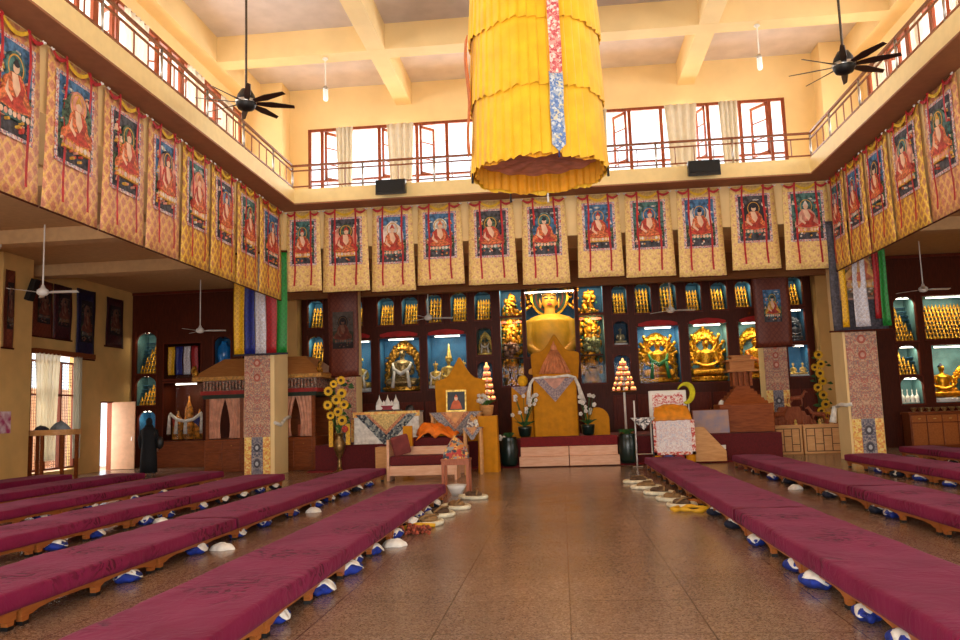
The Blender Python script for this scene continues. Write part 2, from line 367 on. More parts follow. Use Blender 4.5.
# pillars of the hall corners
struct_box('wall_pillar_left',(-9.15,-8.25,22.55,23.7,0,6.52),WALL)
struct_box('wall_pillar_right',(7.68,8.56,22.55,23.45,0,6.52),WALL)
struct_box('wall_altar_pillar_left',(-7.25,-6.55,25.4,26.1,.78,6.5),WALL)
struct_box('wall_altar_pillar_right',(6.58,7.3,26.65,27.35,0,6.5),WALL)
struct_box('trim_1',(-9.2,9.0,26.3,26.55,5.64,6.52),wood('tan_cornice_wood','8c5c34','9c683c',.5,'x'))
# altar dais
g=MB(); g.box(-7.3,6.1,23.35,29.6,0,.78); g.box(-7.5,6.3,23.2,29.6,0,.05,1)
struct(g.build('floor_altar_dais',[MAROON,RUG]))

# ------------------------------------------------------------------ upper windows
def window_unit(name,x0,x1,z0,z1,loc,rot,cols,opens,bars=(.31,)):
    """x0..x1 in the local frame; y is out (+) / into the hall (-); cols: mullion x; opens: list (hinge x, width, dir)"""
    t=bpy.data.objects.new(name,None); COL.objects.link(t); t.location=loc; t.rotation_euler[2]=rot; struct(t)
    f=MB(); w=.05
    f.box(x0,x1,-.03,.05,z1-.09,z1); f.box(x0,x1,-.03,.05,z0,z0+.07)
    for x in [x0+w]+list(cols)+[x1-w]: f.box(x-w,x+w,-.025,.045,z0+.03,z1-.05)
    zb=z0+(z1-z0)*.31; f.box(x0,x1,-.03,.07,zb-.03,zb+.03)
    f.build('window_frame',FRAME,t)
    MB().box(x0+.02,x1-.02,.02,.03,z0+.03,z1-.03).build('pane',WGLASS,t)
    for hx,wd,ang in opens:
        h=bpy.data.objects.new('casement',None); 
        s=MB(); a,b=(0,wd) if wd>0 else (wd,0); q=.045; zz0,zz1=zb+.03-0,z1-.1
        s.box(a,b,-.02,.02,zz1-q*2,zz1); s.box(a,b,-.02,.02,zz0,zz0+q*2); s.box(a,a+q*1.6,-.02,.02,zz0,zz1); s.box(b-q*1.6,b,-.02,.02,zz0,zz1)
        for k in (1,2): zq=zz0+(zz1-zz0)*k/3; s.box(a,b,-.012,.012,zq-.02,zq+.02)
        o=s.build('casement',FRAME,t,loc=(hx,-.04,0)); o.rotation_euler[2]=ang
    return t
window_unit('window_1',-7.65,-.3,WZ0,WZ1,(0,24.02,0),0,[-7.2,-5.35,-4.15,-3.2,-2.2,-1.1],
   [(-7.1,.65,.85),(-5.25,.6,.9),(-4.05,.6,.85)])
window_unit('window_2',-.3,7.07,WZ0,WZ1,(0,24.02,0),0,[.6,1.5,2.45,3.4,4.8,5.75,6.62],
   [(2.35,-.6,-.9),(1.4,-.5,-1.1),(4.7,-.5,-1.2),(6.55,-.65,-.95)])
def side_units(n0,x,rot,sgn):
    # local x runs along world y
    k=n0
    for a in (3.5,7.38,11.26,15.14,19.02):
        b=a+3.88
        if sgn>0: u0,u1=a,b          # left wall: rot 90, local x -> +y
        else: u0,u1=-b,-a            # right wall: rot -90, local x -> -y
        L=u1-u0
        cols=[u0+L*q for q in (.17,.36,.52,.68,.84)]
        window_unit('window_%d'%k,u0,u1,WZ0,10.98,(x,0,0),rot,cols,[(u0+L*.2,.6,1.1),(u0+L*.66,-.55,-1.1)]); k+=1
side_units(3,-9.42,PI/2,1); side_units(8,9.12,-PI/2,-1)
# eaves outside
g=MB(); g.box(-11.3,11,24.25,26.1,10.8,11.0); struct(g.build('trim_2',CEIL))
g=MB(); g.box(-11.2,-9.65,-5,24.25,11.06,11.26); g.box(9.35,10.9,-5,24.25,11.06,11.26); struct(g.build('trim_3',CEIL))

def curtain(name,w,h,label,loc,rot,mt=CURT,folds=7,gather=0,group='curtains on the upper windows',cat='curtain'):
    g=MB()
    def fn(u,v):
        ww=w*(1-gather*math.sin(PI*(1-v)))*(.75+.25*(1-v))
        return ((u-.5)*ww+.02*noise.noise((u*6,v*3,w*9)),.045*math.sin(u*2*PI*folds)+.02*noise.noise((u*4,v*2,h)),-v*h)
    g.grid(fn,folds*8,8)
    o=g.build(name,mt,loc=loc,rot=rot,smooth=True); tag(o,label,cat,group); o.modifiers.new('t','SOLIDIFY').thickness=.004; return o
for i,(x,w,s) in enumerate([(-6.4,.55,'leftmost, beside the open end casement'),(-4.62,.85,'wide one above the left loudspeaker'),(1.9-.35,.4,'half hidden by the yellow canopy'),(3.95,.95,'widest one above the right loudspeaker'),(5.35,.55,'rightmost, beside the open end casement')]):
    curtain('curtain',w,2.3,'beige curtain gathered in the back gallery window, '+s,(x,23.75,WZ1-.08),0,folds=4)
curtain('curtain',1.0,2.2,'white curtain billowing at the upper left windows nearest the camera',(-9.3,16.6,10.88),PI/2,sheer('white_sheer','ece6d8',.15),5)
curtain('curtain',.9,2.2,'white curtain blown inward behind the black fan at the left windows',(-9.3,19.6,10.88),PI/2,sheer('white_sheer','ece6d8',.15),5)
curtain('curtain',.7,2.2,'white curtain bunched below the left fan near the back corner',(-9.3,21.6,10.88),PI/2,sheer('white_sheer','ece6d8',.15),4)
for i,y in enumerate((17.6,19.6,21.9)):
    curtain('curtain',.7,2.3,['nearest white curtain at the upper right windows','white curtain midway along the upper right windows','white curtain at the upper right windows beside the back corner'][i],(9.02,y,10.88),-PI/2,sheer('white_sheer','ece6d8',.15),4)

# ------------------------------------------------------------------ railing
RW = wood('rail_wood','7a4630','8c563c',.4)
def railing(label,p0,p1):
    p0=Vector(p0); p1=Vector(p1); L=(p1-p0).length; d=(p1-p0).normalized(); t=thing('gallery_railing',label,'railing',p0,math.atan2(d.y,d.x),'gallery railings')
    g=MB()
    for z,w in ((.72,.028),(.57,.018),(.1,.018)): g.box(0,L,-w,w,z-w,z+w)
    g.build('rail',RW,t)
    n=int(L/.5)
    for i in range(1,n):
        if i%4: MB().box(i*L/n-.012,i*L/n+.012,-.012,.012,.1,.57).build('baluster',RW,t)
    for i in range(0,n+1,4): MB().tube([(i*L/n,0,0),(i*L/n,0,.7)],.03).build('post',SILVER,t,smooth=True)
    return t
railing('brown railing with steel posts along the left gallery edge',(-7.43,2,8.12),(-7.43,21.8,8.12))
railing('brown railing with steel posts along the right gallery edge',(7.03,2,8.12),(7.03,21.8,8.12))
railing('brown railing with steel posts along the back gallery below the windows',(-7.43,21.83,8.12),(7.03,21.83,8.12))

# loudspeakers on fascia
def speaker(x,label):
    t=thing('loudspeaker',label,'speaker',(x,21.6,7.68),0,'loudspeakers on the back gallery')
    MB().prism([(-.25,.02),(-.2,.47),(.02,.47),(.02,.1)],-.42,.42,plane='yz').build('cabinet',BLACK,t,bevel=.015)
    MB().box(-.38,.38,-.262,-.25,.1,.42).build('grille',mat('grille_black','08080a',.7),t,loc=(0,.0,0)).rotation_euler[0]=-.1
    MB().box(-.06,.06,.0,.15,.4,.5).build('bracket',SILVER,t); return t
speaker(-4.48,'black loudspeaker on the back gallery edge left of the yellow canopy')
speaker(4.1,'black loudspeaker on the back gallery edge right of the yellow canopy')

# ------------------------------------------------------------------ fans
def black_fan(loc,label,a0):
    t=thing('ceiling_fan',label,'fan',loc,0,'large black ceiling fans')
    MB().lathe([(.03,.3),(.1,.28),(.17,.16),(.2,.06),(.2,-.04),(.16,-.12),(.06,-.16)],n=20).build('motor',BLACK,t,smooth=True)
    MB().lathe([(.205,-.01),(.215,.02),(.205,.05)],n=24,cap=False).build('trim_ring',SILVER,t,smooth=True)
    MB().tube([(0,0,.25),(0,0,12.05-loc[2])],.025).build('down_rod',mat('dark_rod','4c4238',.4,.5),t)
    MB().lathe([(.12,12.05-loc[2]),(.1,11.95-loc[2]),(.03,11.9-loc[2])],n=14).build('canopy_cap',BLACK,t,smooth=True)
    B=mat('dark_fan_blade','2c1814',.4)
    for k in range(8):
        g=MB(); g.add([(.16,-.04,.02),(.5,-.075,.045),(.95,-.05,.03),(.97,.02,.0),(.5,.055,-.02),(.16,.04,-.0)],[(0,1,4,5),(1,2,3,4)])
        g.build('blade',B,t,rot=a0+k*PI/4,solid=.012)
    return t
black_fan((-6.06,15,7.95),'black eight-bladed ceiling fan hanging at the left of the hall',.45)
black_fan((5.55,15,7.83),'black eight-bladed ceiling fan hanging at the right of the hall',.45)
def white_fan(loc,label,a0,top=6.5,r=.85):
    t=thing('aisle_fan',label,'fan',loc,0,'white ceiling fans under the gallery')
    MB().lathe([(.03,.2),(.06,.12),(.13,.07),(.14,.0),(.1,-.05),(.03,-.07)],n=16).build('motor',WPAINT,t,smooth=True)
    MB().tube([(0,0,.15),(0,0,top-loc[2])],.018).build('down_rod',WPAINT,t)
    for k in range(3):
        g=MB(); g.add([(.1,-.03,.01),(.25,-.065,.03),(r,-.075,.03),(r,.055,-.0),(.25,.045,-.0),(.1,.03,.0)],[(0,1,4,5),(1,2,3,4)])
        g.build('blade',WPAINT,t,rot=a0+k*2*PI/3,solid=.008)
    return t
white_fan((-12.36,18,4.81),'white three-bladed fan hanging in the left aisle nearest the camera',.12,6.52)
white_fan((-12.3,26.4,4.7),'white three-bladed fan hanging deep in the left aisle before the cabinets',.3)
white_fan((11.4,26,4.95),'white three-bladed fan hanging in the right aisle',.15)
white_fan((-4.4,26.9,4.85),'white three-bladed fan before the niches left of the large buddha',.3,6.52)
white_fan((3.75,26.9,4.75),'white three-bladed fan before the niches right of the large buddha',.2,6.52)
def pendant(loc,label):
    t=thing('pendant_lamp',label,'lamp',loc,0,'pendant lamps under the ceiling')
    MB().tube([(0,0,.45),(0,0,11.36-loc[2])],.02).build('rod',WPAINT,t)
    MB().lathe([(.05,11.36-loc[2]),(.08,11.3-loc[2]),(.02,11.25-loc[2])],n=12).build('ceiling_rose',WPAINT,t,smooth=True)
    MB().lathe([(.05,.4),(.07,.36),(.07,.3)],n=12).build('cap',SILVER,t,smooth=True)
    MB().lathe([(.065,.3),(.07,.05),(.05,0)],n=14).build('lamp_tube',mat('lamp_glass','f4f0ea',.3,emit=.4),t,smooth=True)
pendant((-5.99,20.35,10.12),'white pendant tube lamp hanging left of the yellow canopy')
pendant((5.46,20.35,10.12),'white pendant tube lamp hanging right of the yellow canopy')

# ------------------------------------------------------------------ hanging yellow canopy
cx,cy=-.17,11.6
T=thing('hanging_canopy','tall yellow pleated silk canopy hanging in tiers from the ceiling','canopy',(cx,cy,5.05))
rnd=random.Random(3)
for k in range(5):
    z0=k*1.0; z1=z0+1.08; R0=1.0-.012*k; npl=46
    ph=[rnd.uniform(-.4,.4) for _ in range(npl)]
    g=MB()
    def fn(u,v,z0=z0,z1=z1,R0=R0,ph=ph,k=k):
        a=u*2*PI; i=int(u*npl)%npl
        f=(u*npl)%1
        pl=.035*(f if f<.8 else (1-f)*4)*(1+ph[i])*(1-v*.6)
        r=R0+pl-.045*v+.012*noise.noise((math.cos(a)*3,math.sin(a)*3,z0+v*2))
        zb=z0+.02*math.sin(a*7+k)+.012*math.sin(a*23)+.03*f+.015*ph[i]
        return (r*math.cos(a),r*math.sin(a),zb+(z1-zb)*v)
    g.grid(fn,npl*6,6)
    g.build('pleated_tier',YELLOW,T,solid=.006)
g=MB()
def fn(u,v):
    a=u*2*PI; r=.93*(1-v)+.0; r+=.02*math.sin(a*14)*(1-v); return (r*math.cos(a),r*math.sin(a),.30+.02*math.sin(a*14)*(1-v))
g.grid(fn,120,3); g.build('lining',mat('dusty_pink_lining','d4988a',.8),T)
g=MB()
def fn(u,v):
    a=u*2*PI; f=math.sin(a*40)*.02; return ((.95+f)*math.cos(a),(.95+f)*math.sin(a),.02+.03*math.sin(a*9)+v*.45)
g.grid(fn,240,2); g.build('inner_pleats',YELIN,T)
MB().tube([(0,0,4.8),(0,0,12.06-5.05)],.03).build('hanging_rod',SILVER,T)
MB().lathe([(.94,4.95),(.5,5.2),(.05,5.4)],n=40).build('crown',YELLOW,T,smooth=True)
RB=flecks('red_white_brocade',['ecd8cc','d4686a','e8a498','c85058','f0e4d4'],26)
BB=flecks('blue_white_brocade',['d4dadc','5c7cb4','a8b4c4','6c8cc0','d8d0b0'],26)
def strip(ang,zt,zb,w,m,name,rr=1.09,parent=T,point=False):
    g=MB(); n=10; vs=[]; 
    a=ang; tx,ty=-math.sin(a),math.cos(a); nx,ny=math.cos(a),math.sin(a)
    def fn(u,v):
        z=zt+(zb-zt)*v; q=(u-.5)*w; r=rr+.02*math.sin(v*9); 
        return (nx*r+tx*q,ny*r+ty*q,z)
    g.grid(fn,2,12)
    if point:
        n0=len(g.v); e=fn(.5,1); 
        g.add([fn(0,1),fn(1,1),(e[0],e[1],zb-.1)],[(0,1,2)])
    return g.build(name,m,parent,solid=.012)
A=-PI/2+.27
strip(A,4.9,3.1,.2,BB,'blue_brocade_strip'); strip(A,3.15,1.12,.17,RB,'red_brocade_strip',1.105)
strip(A,1.15,.12,.19,BB,'blue_brocade_strip',1.09,point=True)
strip(PI+.28,2.1,.3,.2,mat('orange_strip','d8701c',.6),'orange_strip',1.045)
for i,a in enumerate((PI+.3,-.25,PI/2+.5,PI/2-.1)):
    MB().tube([(1.02*math.cos(a),1.02*math.sin(a),.02),(1.02*math.cos(a),1.02*math.sin(a),-.13)],[.012,.02],6).build('tassel',BLACK if i!=3 else WHITE,T)
MB().tube([(1.09*math.cos(A),1.09*math.sin(A),.12),(1.09*math.cos(A),1.09*math.sin(A),-.06)],[.008,.014],6).build('tassel',mat('navy_tassel','1c2460',.7),T)

# ------------------------------------------------------------------ thangkas
BROC_Y=brocade('yellow_lattice_brocade','f8d88c','ecba88','c08888',.22,'f8d684',.5,.16)
BROC_P=brocade('pink_lattice_brocade','eebc84','d89070','c07c64',.24,'f2c468')
BROC_G=brocade('gold_lattice_brocade','f4c040','cc9058','b07048',.24,'f8d868')
EDGE=flecks('edge_embroidery',['e4d0c8','c46468','c8bcc8','707890','e0b0a0','ecdcd0','d88078'],30)
SKY=mat('painted_blue','4a78a4',.7,var=.35,scale=9); SKYG=mat('painted_teal','4c7874',.7,var=.4,scale=9); DARKP=mat('painted_dark','4c4c54',.7,var=.4,scale=9)
HILL=mat('painted_green','50684e',.7,var=.5,scale=14); CLOUD=mat('painted_cloud','cfd0c8',.7,var=.3,scale=12)
PSK=mat('painted_skin','f0c8a8',.7,var=.08); PRED=mat('painted_red','c44434',.7,var=.25,scale=14); POR=mat('painted_orange','dc7848',.7,var=.3,scale=22)
PWH=mat('painted_white','e8dcd0',.7,var=.15); PBLK=mat('painted_black','2c2630',.7); PGOLD=mat('painted_gold','e0a840',.7,var=.2,scale=20); PPK=mat('painted_pink','e09a84',.7,var=.2)
PM=[SKY,SKYG,DARKP,HILL,CLOUD,PSK,PRED,POR,PWH,PBLK,PGOLD,PPK,EDGE]
IX={'sky':0,'teal':1,'dark':2,'hill':3,'cloud':4,'skin':5,'red':6,'orange':7,'white':8,'black':9,'gold':10,'pink':11,'edge':12}
def ellp(cx,cz,rx,rz,n=18,a0=0,a1=2*PI): return [(cx+rx*math.cos(a0+(a1-a0)*i/n),cz+rz*math.sin(a0+(a1-a0)*i/n)) for i in range(n)]
def painting_mb(w,h,bg='sky',halo='teal',robe='orange',hat='red',aura=None,small=14,lean=0,seed=0,edge=True):
    """flat layers of paint shapes in local x/z, origin top centre, facing -y"""
    r=random.Random(seed); g=MB(); y=0.0
    def fig(poly,k): lay([(x*1.25,-h*.53+(z+h*.53)*1.2) for x,z in poly],k)
    def lay(poly,k): 
        nonlocal y; y-=.0007; g.prism(poly,y-.0007,0.0,IX[k])
    if edge: g.prism([(-w/2-.07,.06),(w/2+.07,.06),(w/2+.07,-h-.06),(-w/2-.07,-h-.06)],-.004,.004,IX['edge']); y=-.004
    lay([(-w/2,0),(w/2,0),(w/2,-h),(-w/2,-h)],bg)
    lay([(-w/2,-h*.55)]+[(-w/2+w*i/8,-h*(.5+.08*r.random())) for i in range(9)]+[(w/2,-h),(-w/2,-h)],'hill')
    lay([(-w/2,-h*.82)]+[(-w/2+w*i/8,-h*(.8+.05*r.random())) for i in range(9)]+[(w/2,-h),(-w/2,-h)],'dark')
    for i in range(4):
        x=r.uniform(-.4,.4)*w; z=-r.uniform(.06,.3)*h; lay(ellp(x,z,r.uniform(.06,.13)*w,.02*h,10),'cloud')
    for i in range(small):
        x=r.choice((-1,1))*r.uniform(.27,.45)*w; z=-r.uniform(.12,.92)*h; s=r.uniform(.03,.055)*w; k=r.choice(['red','orange','white','gold','pink','teal','skin','hill'])
        lay([(x-s,z-s),(x-s*.7,z),(x-s*.3,z+s*.4),(x,z+s*1.3),(x+s*.3,z+s*.4),(x+s*.7,z),(x+s,z-s)],k)
        lay(ellp(x,z+s*1.1,s*.4,s*.45,6),'skin')
    c=lean*w
    if aura: fig(ellp(c*.3,-h*.47,w*.33,h*.27,20),aura)
    fig(ellp(c*.6,-h*.33,w*.2,h*.15,18),halo); fig(ellp(c*.6,-h*.33,w*.165,h*.125,18),'gold' if halo!='gold' else 'teal'); fig(ellp(c*.6,-h*.33,w*.145,h*.11,18),halo)
    # throne/lotus
    fig([(-w*.33,-h*.8),(w*.33,-h*.8),(w*.27,-h*.7),(-w*.27,-h*.7)],'gold' if r.random()<.5 else 'teal')
    for i in range(7): fig(ellp(-w*.27+w*.09*i,-h*.755,w*.04,h*.03,8),r.choice(['pink','white','skin']))
    # seated robe
    fig([(-w*.34,-h*.7),(-w*.33,-h*.62),(-w*.23,-h*.55),(-w*.2+c*.4,-h*.45),(-w*.1+c,-h*.385),(w*.1+c,-h*.385),(w*.2+c*.4,-h*.46),(w*.24,-h*.56),(w*.34,-h*.63),(w*.34,-h*.7),(0,-h*.735)],robe)
    rb2={'orange':'red','red':'orange','pink':'red','white':'orange'}.get(robe,'red')
    fig([(-w*.3,-h*.69),(-w*.12,-h*.6),(w*.12,-h*.6),(w*.3,-h*.69),(0,-h*.72)],rb2)
    fig([(-w*.09+c,-h*.39),(w*.03+c,-h*.39),(w*.1+c*.5,-h*.5),(w*.03,-h*.6),(-w*.06,-h*.52)],'skin')
    fig([(w*.05+c,-h*.4),(w*.19,-h*.5),(w*.14,-h*.62),(w*.02,-h*.6),(w*.1,-h*.52)],rb2)
    fig([(-w*.16,-h*.47),(-w*.22,-h*.58),(-w*.08,-h*.66),(-w*.05,-h*.63),(-w*.15,-h*.57)],'skin')
    fig(ellp(c,-h*.335,w*.062,h*.05,12),'skin')
    if hat=='hair': fig(ellp(c,-h*.3,w*.062,h*.028,10),'black'); fig(ellp(c,-h*.272,w*.025,h*.02,8),'black')
    else: fig([(c-w*.075,-h*.325),(c-w*.05,-h*.28),(c,-h*.225),(c+w*.05,-h*.28),(c+w*.075,-h*.325),(c,-h*.3)],hat)
    for i in range(6): lay(ellp(r.uniform(-.35,.35)*w,-h*r.uniform(.85,.96),w*.03,h*.018,8),r.choice(['white','pink','gold','red','orange']))
    return g
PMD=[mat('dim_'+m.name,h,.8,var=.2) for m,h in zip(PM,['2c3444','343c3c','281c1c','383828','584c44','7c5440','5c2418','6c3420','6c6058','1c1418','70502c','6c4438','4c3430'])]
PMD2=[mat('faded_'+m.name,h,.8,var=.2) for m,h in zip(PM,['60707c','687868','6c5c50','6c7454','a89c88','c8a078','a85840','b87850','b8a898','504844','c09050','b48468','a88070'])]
def thangka(loc,rot,W_,H_,label,pal,broc,group,seed,bulge=0):
    t=thing('thangka',label,'thangka',loc,rot,group)
    wt=W_*.91; wb=W_*1.0
    g=MB()
    def fn(u,v): 
        w=wt+(wb-wt)*v; return ((u-.5)*w,-.02-.015*math.sin(v*PI)-.01*math.sin(u*PI*3),-v*H_)
    g.grid(fn,8,10); g.build('brocade_mount',broc,t,solid=.012,smooth=True)
    pw,ph=W_*.61,H_*.53
    p=painting_mb(pw,ph,seed=seed,**pal); p.build('painting',PM,t,loc=(0,-.062,-H_*.125))
    for s in (-1,1):
        x=s*W_*.22
        g=MB()
        def fn(u,v,x=x,s=s): return (x+(u-.5)*.05+s*.01*v+.012*math.sin(v*11+seed),-.105-.01*math.sin(v*14+seed),-v*H_*(.93))
        g.grid(fn,1,16); g.build('ribbon',RED,t,solid=.006)
    for q in range(2):
        g=MB(); a=-W_*.47+q*W_*.66; b=a+W_*.28
        def fn(u,v,a=a,b=b): x=a+(b-a)*u; return (x,-.09,-.0-.09*math.sin(u*PI)-v*.07*(.6+.4*math.sin(u*PI)))
        g.grid(fn,8,1); g.build('red_swag',RED,t,solid=.008)
    g=MB()
    def fn(u,v): x=(u-.5)*W_*.4; return (x,-.085,-.02-.12*math.sin(u*PI)-v*.07)
    g.grid(fn,8,1); g.build('yellow_swag',mat('yellow_swag_cloth','f0c02c',.7),t,solid=.008)
    for s in (-1,1):
        x=s*W_*.46; g=MB()
        for j in range(3): g.ell((x+(j-1)*.025,-.1,-.03-.015*(j%2)),(.025,.015,.018),8,5)
        g.build('knot',WHITE,t,smooth=True)
    MB().tube([(-wb/2-.02,-.02,-H_),(wb/2+.02,-.02,-H_)],.018,8).build('roller',DARKW,t)
    return t
B11=[(283,321),(322,371),(373,418),(420,468),(472,521),(526,573),(581,626),(628,676),(679,724),(730,776),(780,826)]
def bx(px): # pixel column at thangka height to world x on the plane y=22.42
    return (px-283)/(826-283)*(7.62+7.86)-7.86
pals=[(dict(bg='teal',halo='teal',robe='orange',hat='red',lean=-.02),'leftmost one, pale monk in orange robes on dark teal'),
(dict(bg='dark',halo='hill',robe='red',hat='red',aura='pink',lean=.03),'second from left, figure in a broad red robe on grey brown'),
(dict(bg='sky',halo='white',robe='orange',hat='red',aura='white'),'third from left, red-hatted monk before a white halo'),
(dict(bg='sky',halo='cloud',robe='red',hat='orange',lean=.02),'fourth from left, orange robed monk under a bright blue sky'),
(dict(bg='dark',halo='hill',robe='red',hat='skin',lean=-.04),'fifth from left, bareheaded monk in wide red robe on dark green'),
(dict(bg='dark',halo='teal',robe='orange',hat='hair',aura='sky',small=26),'sixth from left, golden buddha in dark aura'),
(dict(bg='sky',halo='sky',robe='red',hat='red',lean=-.02),'seventh from left, red robed monk on blue'),
(dict(bg='teal',halo='sky',robe='red',hat='red',lean=.04),'eighth from left, monk leaning sideways in red robes'),
(dict(bg='sky',halo='sky',robe='orange',hat='hair',aura='white'),'ninth from left, figure ringed by a white aura'),
(dict(bg='dark',halo='black',robe='orange',hat='hair',aura='black'),'tenth from left, orange figure before a black halo'),
(dict(bg='teal',halo='teal',robe='pink',hat='white',lean=-.03),'rightmost one, faded pink robed figure on dark blue')]
for i,((a,b),(pal,lb)) in enumerate(zip(B11,pals)):
    x0,x1=bx(a),bx(b); thangka(((x0+x1)/2,22.47,7.64),0,(x1-x0),2.44+.06*((i*7)%3-1),'thangka on back beam, '+lb,pal,BROC_Y,'painted scroll thangkas hung round the gallery',100+i)
LBY=[9.85,11.35,12.95,14.5,15.95,17.4,18.9,20.4,22.2]
lp=[dict(bg='sky',halo='teal',robe='orange',hat='hair',small=30),dict(bg='sky',halo='pink',robe='orange',hat='gold',small=30,aura='hill'),dict(bg='dark',halo='hill',robe='orange',hat='red',small=30),dict(bg='sky',halo='dark',robe='red',hat='red',small=30,aura='pink'),
    dict(bg='teal',halo='pink',robe='red',hat='orange',small=26,aura='pink'),dict(bg='dark',halo='sky',robe='red',hat='red',small=20,aura='orange'),dict(bg='teal',halo='teal',robe='red',hat='red',small=20),dict(bg='sky',halo='sky',robe='orange',hat='red',small=16)]
for i in range(8):
    y0,y1=LBY[i]+.05,LBY[i+1]-.05
    thangka((-7.92,(y0+y1)/2,7.62),PI/2,y1-y0,2.64,'thangka on the left gallery beam, %s one from the camera'%ORD[i],lp[i],BROC_P if i<4 else BROC_G,'painted scroll thangkas hung round the gallery',200+i)
RBY=[15.05,16.65,18.35,19.8,21.2,22.35]
rp_=[dict(bg='dark',halo='hill',robe='orange',hat='gold',small=24,aura='teal'),dict(bg='dark',halo='teal',robe='red',hat='hair',small=24,aura='pink'),dict(bg='sky',halo='dark',robe='red',hat='hair',small=20),dict(bg='sky',halo='sky',robe='red',hat='red',small=16),dict(bg='teal',halo='sky',robe='orange',hat='red',small=16)]
for i in range(5):
    y0,y1=RBY[i]+.05,RBY[i+1]-.05
    thangka((7.62,(y0+y1)/2,7.64),-PI/2,y1-y0,2.55,'thangka on the right gallery beam, %s one from the camera'%ORD[i],rp_[i],BROC_P if i<1 else BROC_G,'painted scroll thangkas hung round the gallery',300+i)

# ------------------------------------------------------------------ pillar cloths and banners
APP=flecks('applique_cloth',['a8705a','c89878','947064','ccaa8c','b4685a','8c7c78','c08c6c','d0a484'],15,mirror=True)
APPG=flecks('grey_gold_applique',['78707a','8c8890','5c5868','a89c98','68607a'],14,mirror=True)
YPAT=flecks('yellow_orange_cloth',['f0c860','e8a858','f4d888','e09050','f0d070'],18)
def pillar_cloth(x,y,w,z0,z1,zm,label):
    t=thing('pillar_cloth',label,'wall hanging',(x,y,z0),0,'applique cloths wrapped on the pillars')
    MB().box(-w/2,w/2,-.03,0,zm-z0,z1-z0).build('upper_cloth',APP,t)
    MB().box(-w/2,w/2,-.028,0,0,zm-z0).build('lower_cloth',YPAT,t)
    g=MB(); g.box(-w*.22,w*.22,-.045,-.028,.0,zm-z0+.0); g.build('centre_panel',APPG,t)
    for k in range(3):
        g=MB(); zz=(z1-z0)*(.72+.11*k); g.prism(ellp(0,zz,w*.13,w*.15),-.05,-.03,0); g.prism(ellp(0,zz,w*.07,w*.08),-.056,-.049,1); g.build('red_medallion',[mat('medallion_red','b05a48',.7),mat('medallion_pale','d0a08c',.7)],t)
    for k in range(2):
        g=MB(); zz=(zm-z0)*(.3+.42*k); g.prism(ellp(0,zz,w*.13,w*.16),-.06,-.045,0); g.prism(ellp(0,zz,w*.06,w*.08),-.066,-.059,1); g.build('grey_medallion',[mat('medallion_grey','4c4850',.7),mat('medallion_silver','b8b8bc',.7)],t)
    return t
pillar_cloth(-8.75,22.54,.76,.02,3.9,1.1,'red and tan patterned cloth wrapped on the left hall pillar')
pillar_cloth(8.14,22.54,.8,.02,3.9,1.1,'red and tan patterned cloth wrapped on the right hall pillar')
pillar_cloth(6.94,26.64,.72,.8,3.6,2.0,'patterned cloth on the altar pillar right of the wooden tower')
pillar_cloth(-6.9,25.39,.68,.8,3.1,1.5,'patterned cloth on the altar pillar behind the left flower vase')
def cloth_strip(w,h,m,name,parent,loc,seed=0,flare=.0):
    g=MB()
    def fn(u,v): return ((u-.5)*w*(1+flare*v)+.01*math.sin(v*7+seed),-.02*math.cos(u*PI*2+seed)-.012*math.sin(v*5+seed*2+u*3),-v*h)
    g.grid(fn,8,12); return g.build(name,m,parent,loc=loc,solid=.008,smooth=True)
SY=brocade('yellow_stripe_silk','eab80c','d09c0c','f4cc30',.12); SB=brocade('blue_stripe_silk','18288c','101c68','2c40b0',.12); SW=brocade('white_stripe_silk','d8d8e0','c0c0d0','f0f0f4',.12)
SR=brocade('red_stripe_silk','b01c24','8c1018','c83840',.12); SG=brocade('green_stripe_silk','1c9038','107028','40b850',.12)
t=thing('five_colour_banner','banner of yellow, blue, white, red and green silk strips on left pillar','banner',(-8.6,22.38,6.5))
for i,(m,n) in enumerate([(SY,'yellow_strip'),(SB,'blue_strip'),(SW,'white_strip'),(SR,'red_strip'),(SG,'green_strip')]):
    cloth_strip(.31,3.0,m,n,t,(-.64+.32*i,0,0),i)
MB().box(-.8,.8,-.03,.03,-.06,0).build('top_rail',DARKW,t)
MB().box(-.82,.82,-.035,.02,-3.05,-3.0).build('fringe',mat('dark_fringe','2c2430',.8),t)
t=thing('ribboned_thangka','slate-edged thangka with five coloured ribbons on the right hall pillar','thangka',(8.12,22.38,6.5))
cloth_strip(1.42,3.02,mat('slate_brocade','4a4650',.7,var=.3,scale=18),'mount',t,(0,.0,0))
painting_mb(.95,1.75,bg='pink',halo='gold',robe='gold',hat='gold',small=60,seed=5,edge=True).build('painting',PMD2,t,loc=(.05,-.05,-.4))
for (x,w,m,h,n,f) in [(-.42,.17,SY,2.95,'yellow_ribbon',0),(-.0,.3,SW,2.95,'white_ribbon',.25),(.45,.14,SR,2.75,'red_ribbon',.3),(.62,.15,SG,2.95,'green_ribbon',.5)]:
    cloth_strip(w,h,m,n,t,(x,-.17,0),x*9,f)
MB().tube([(-.82,0,-3.04),(.82,0,-3.04)],.025).build('roller',DARKW,t)
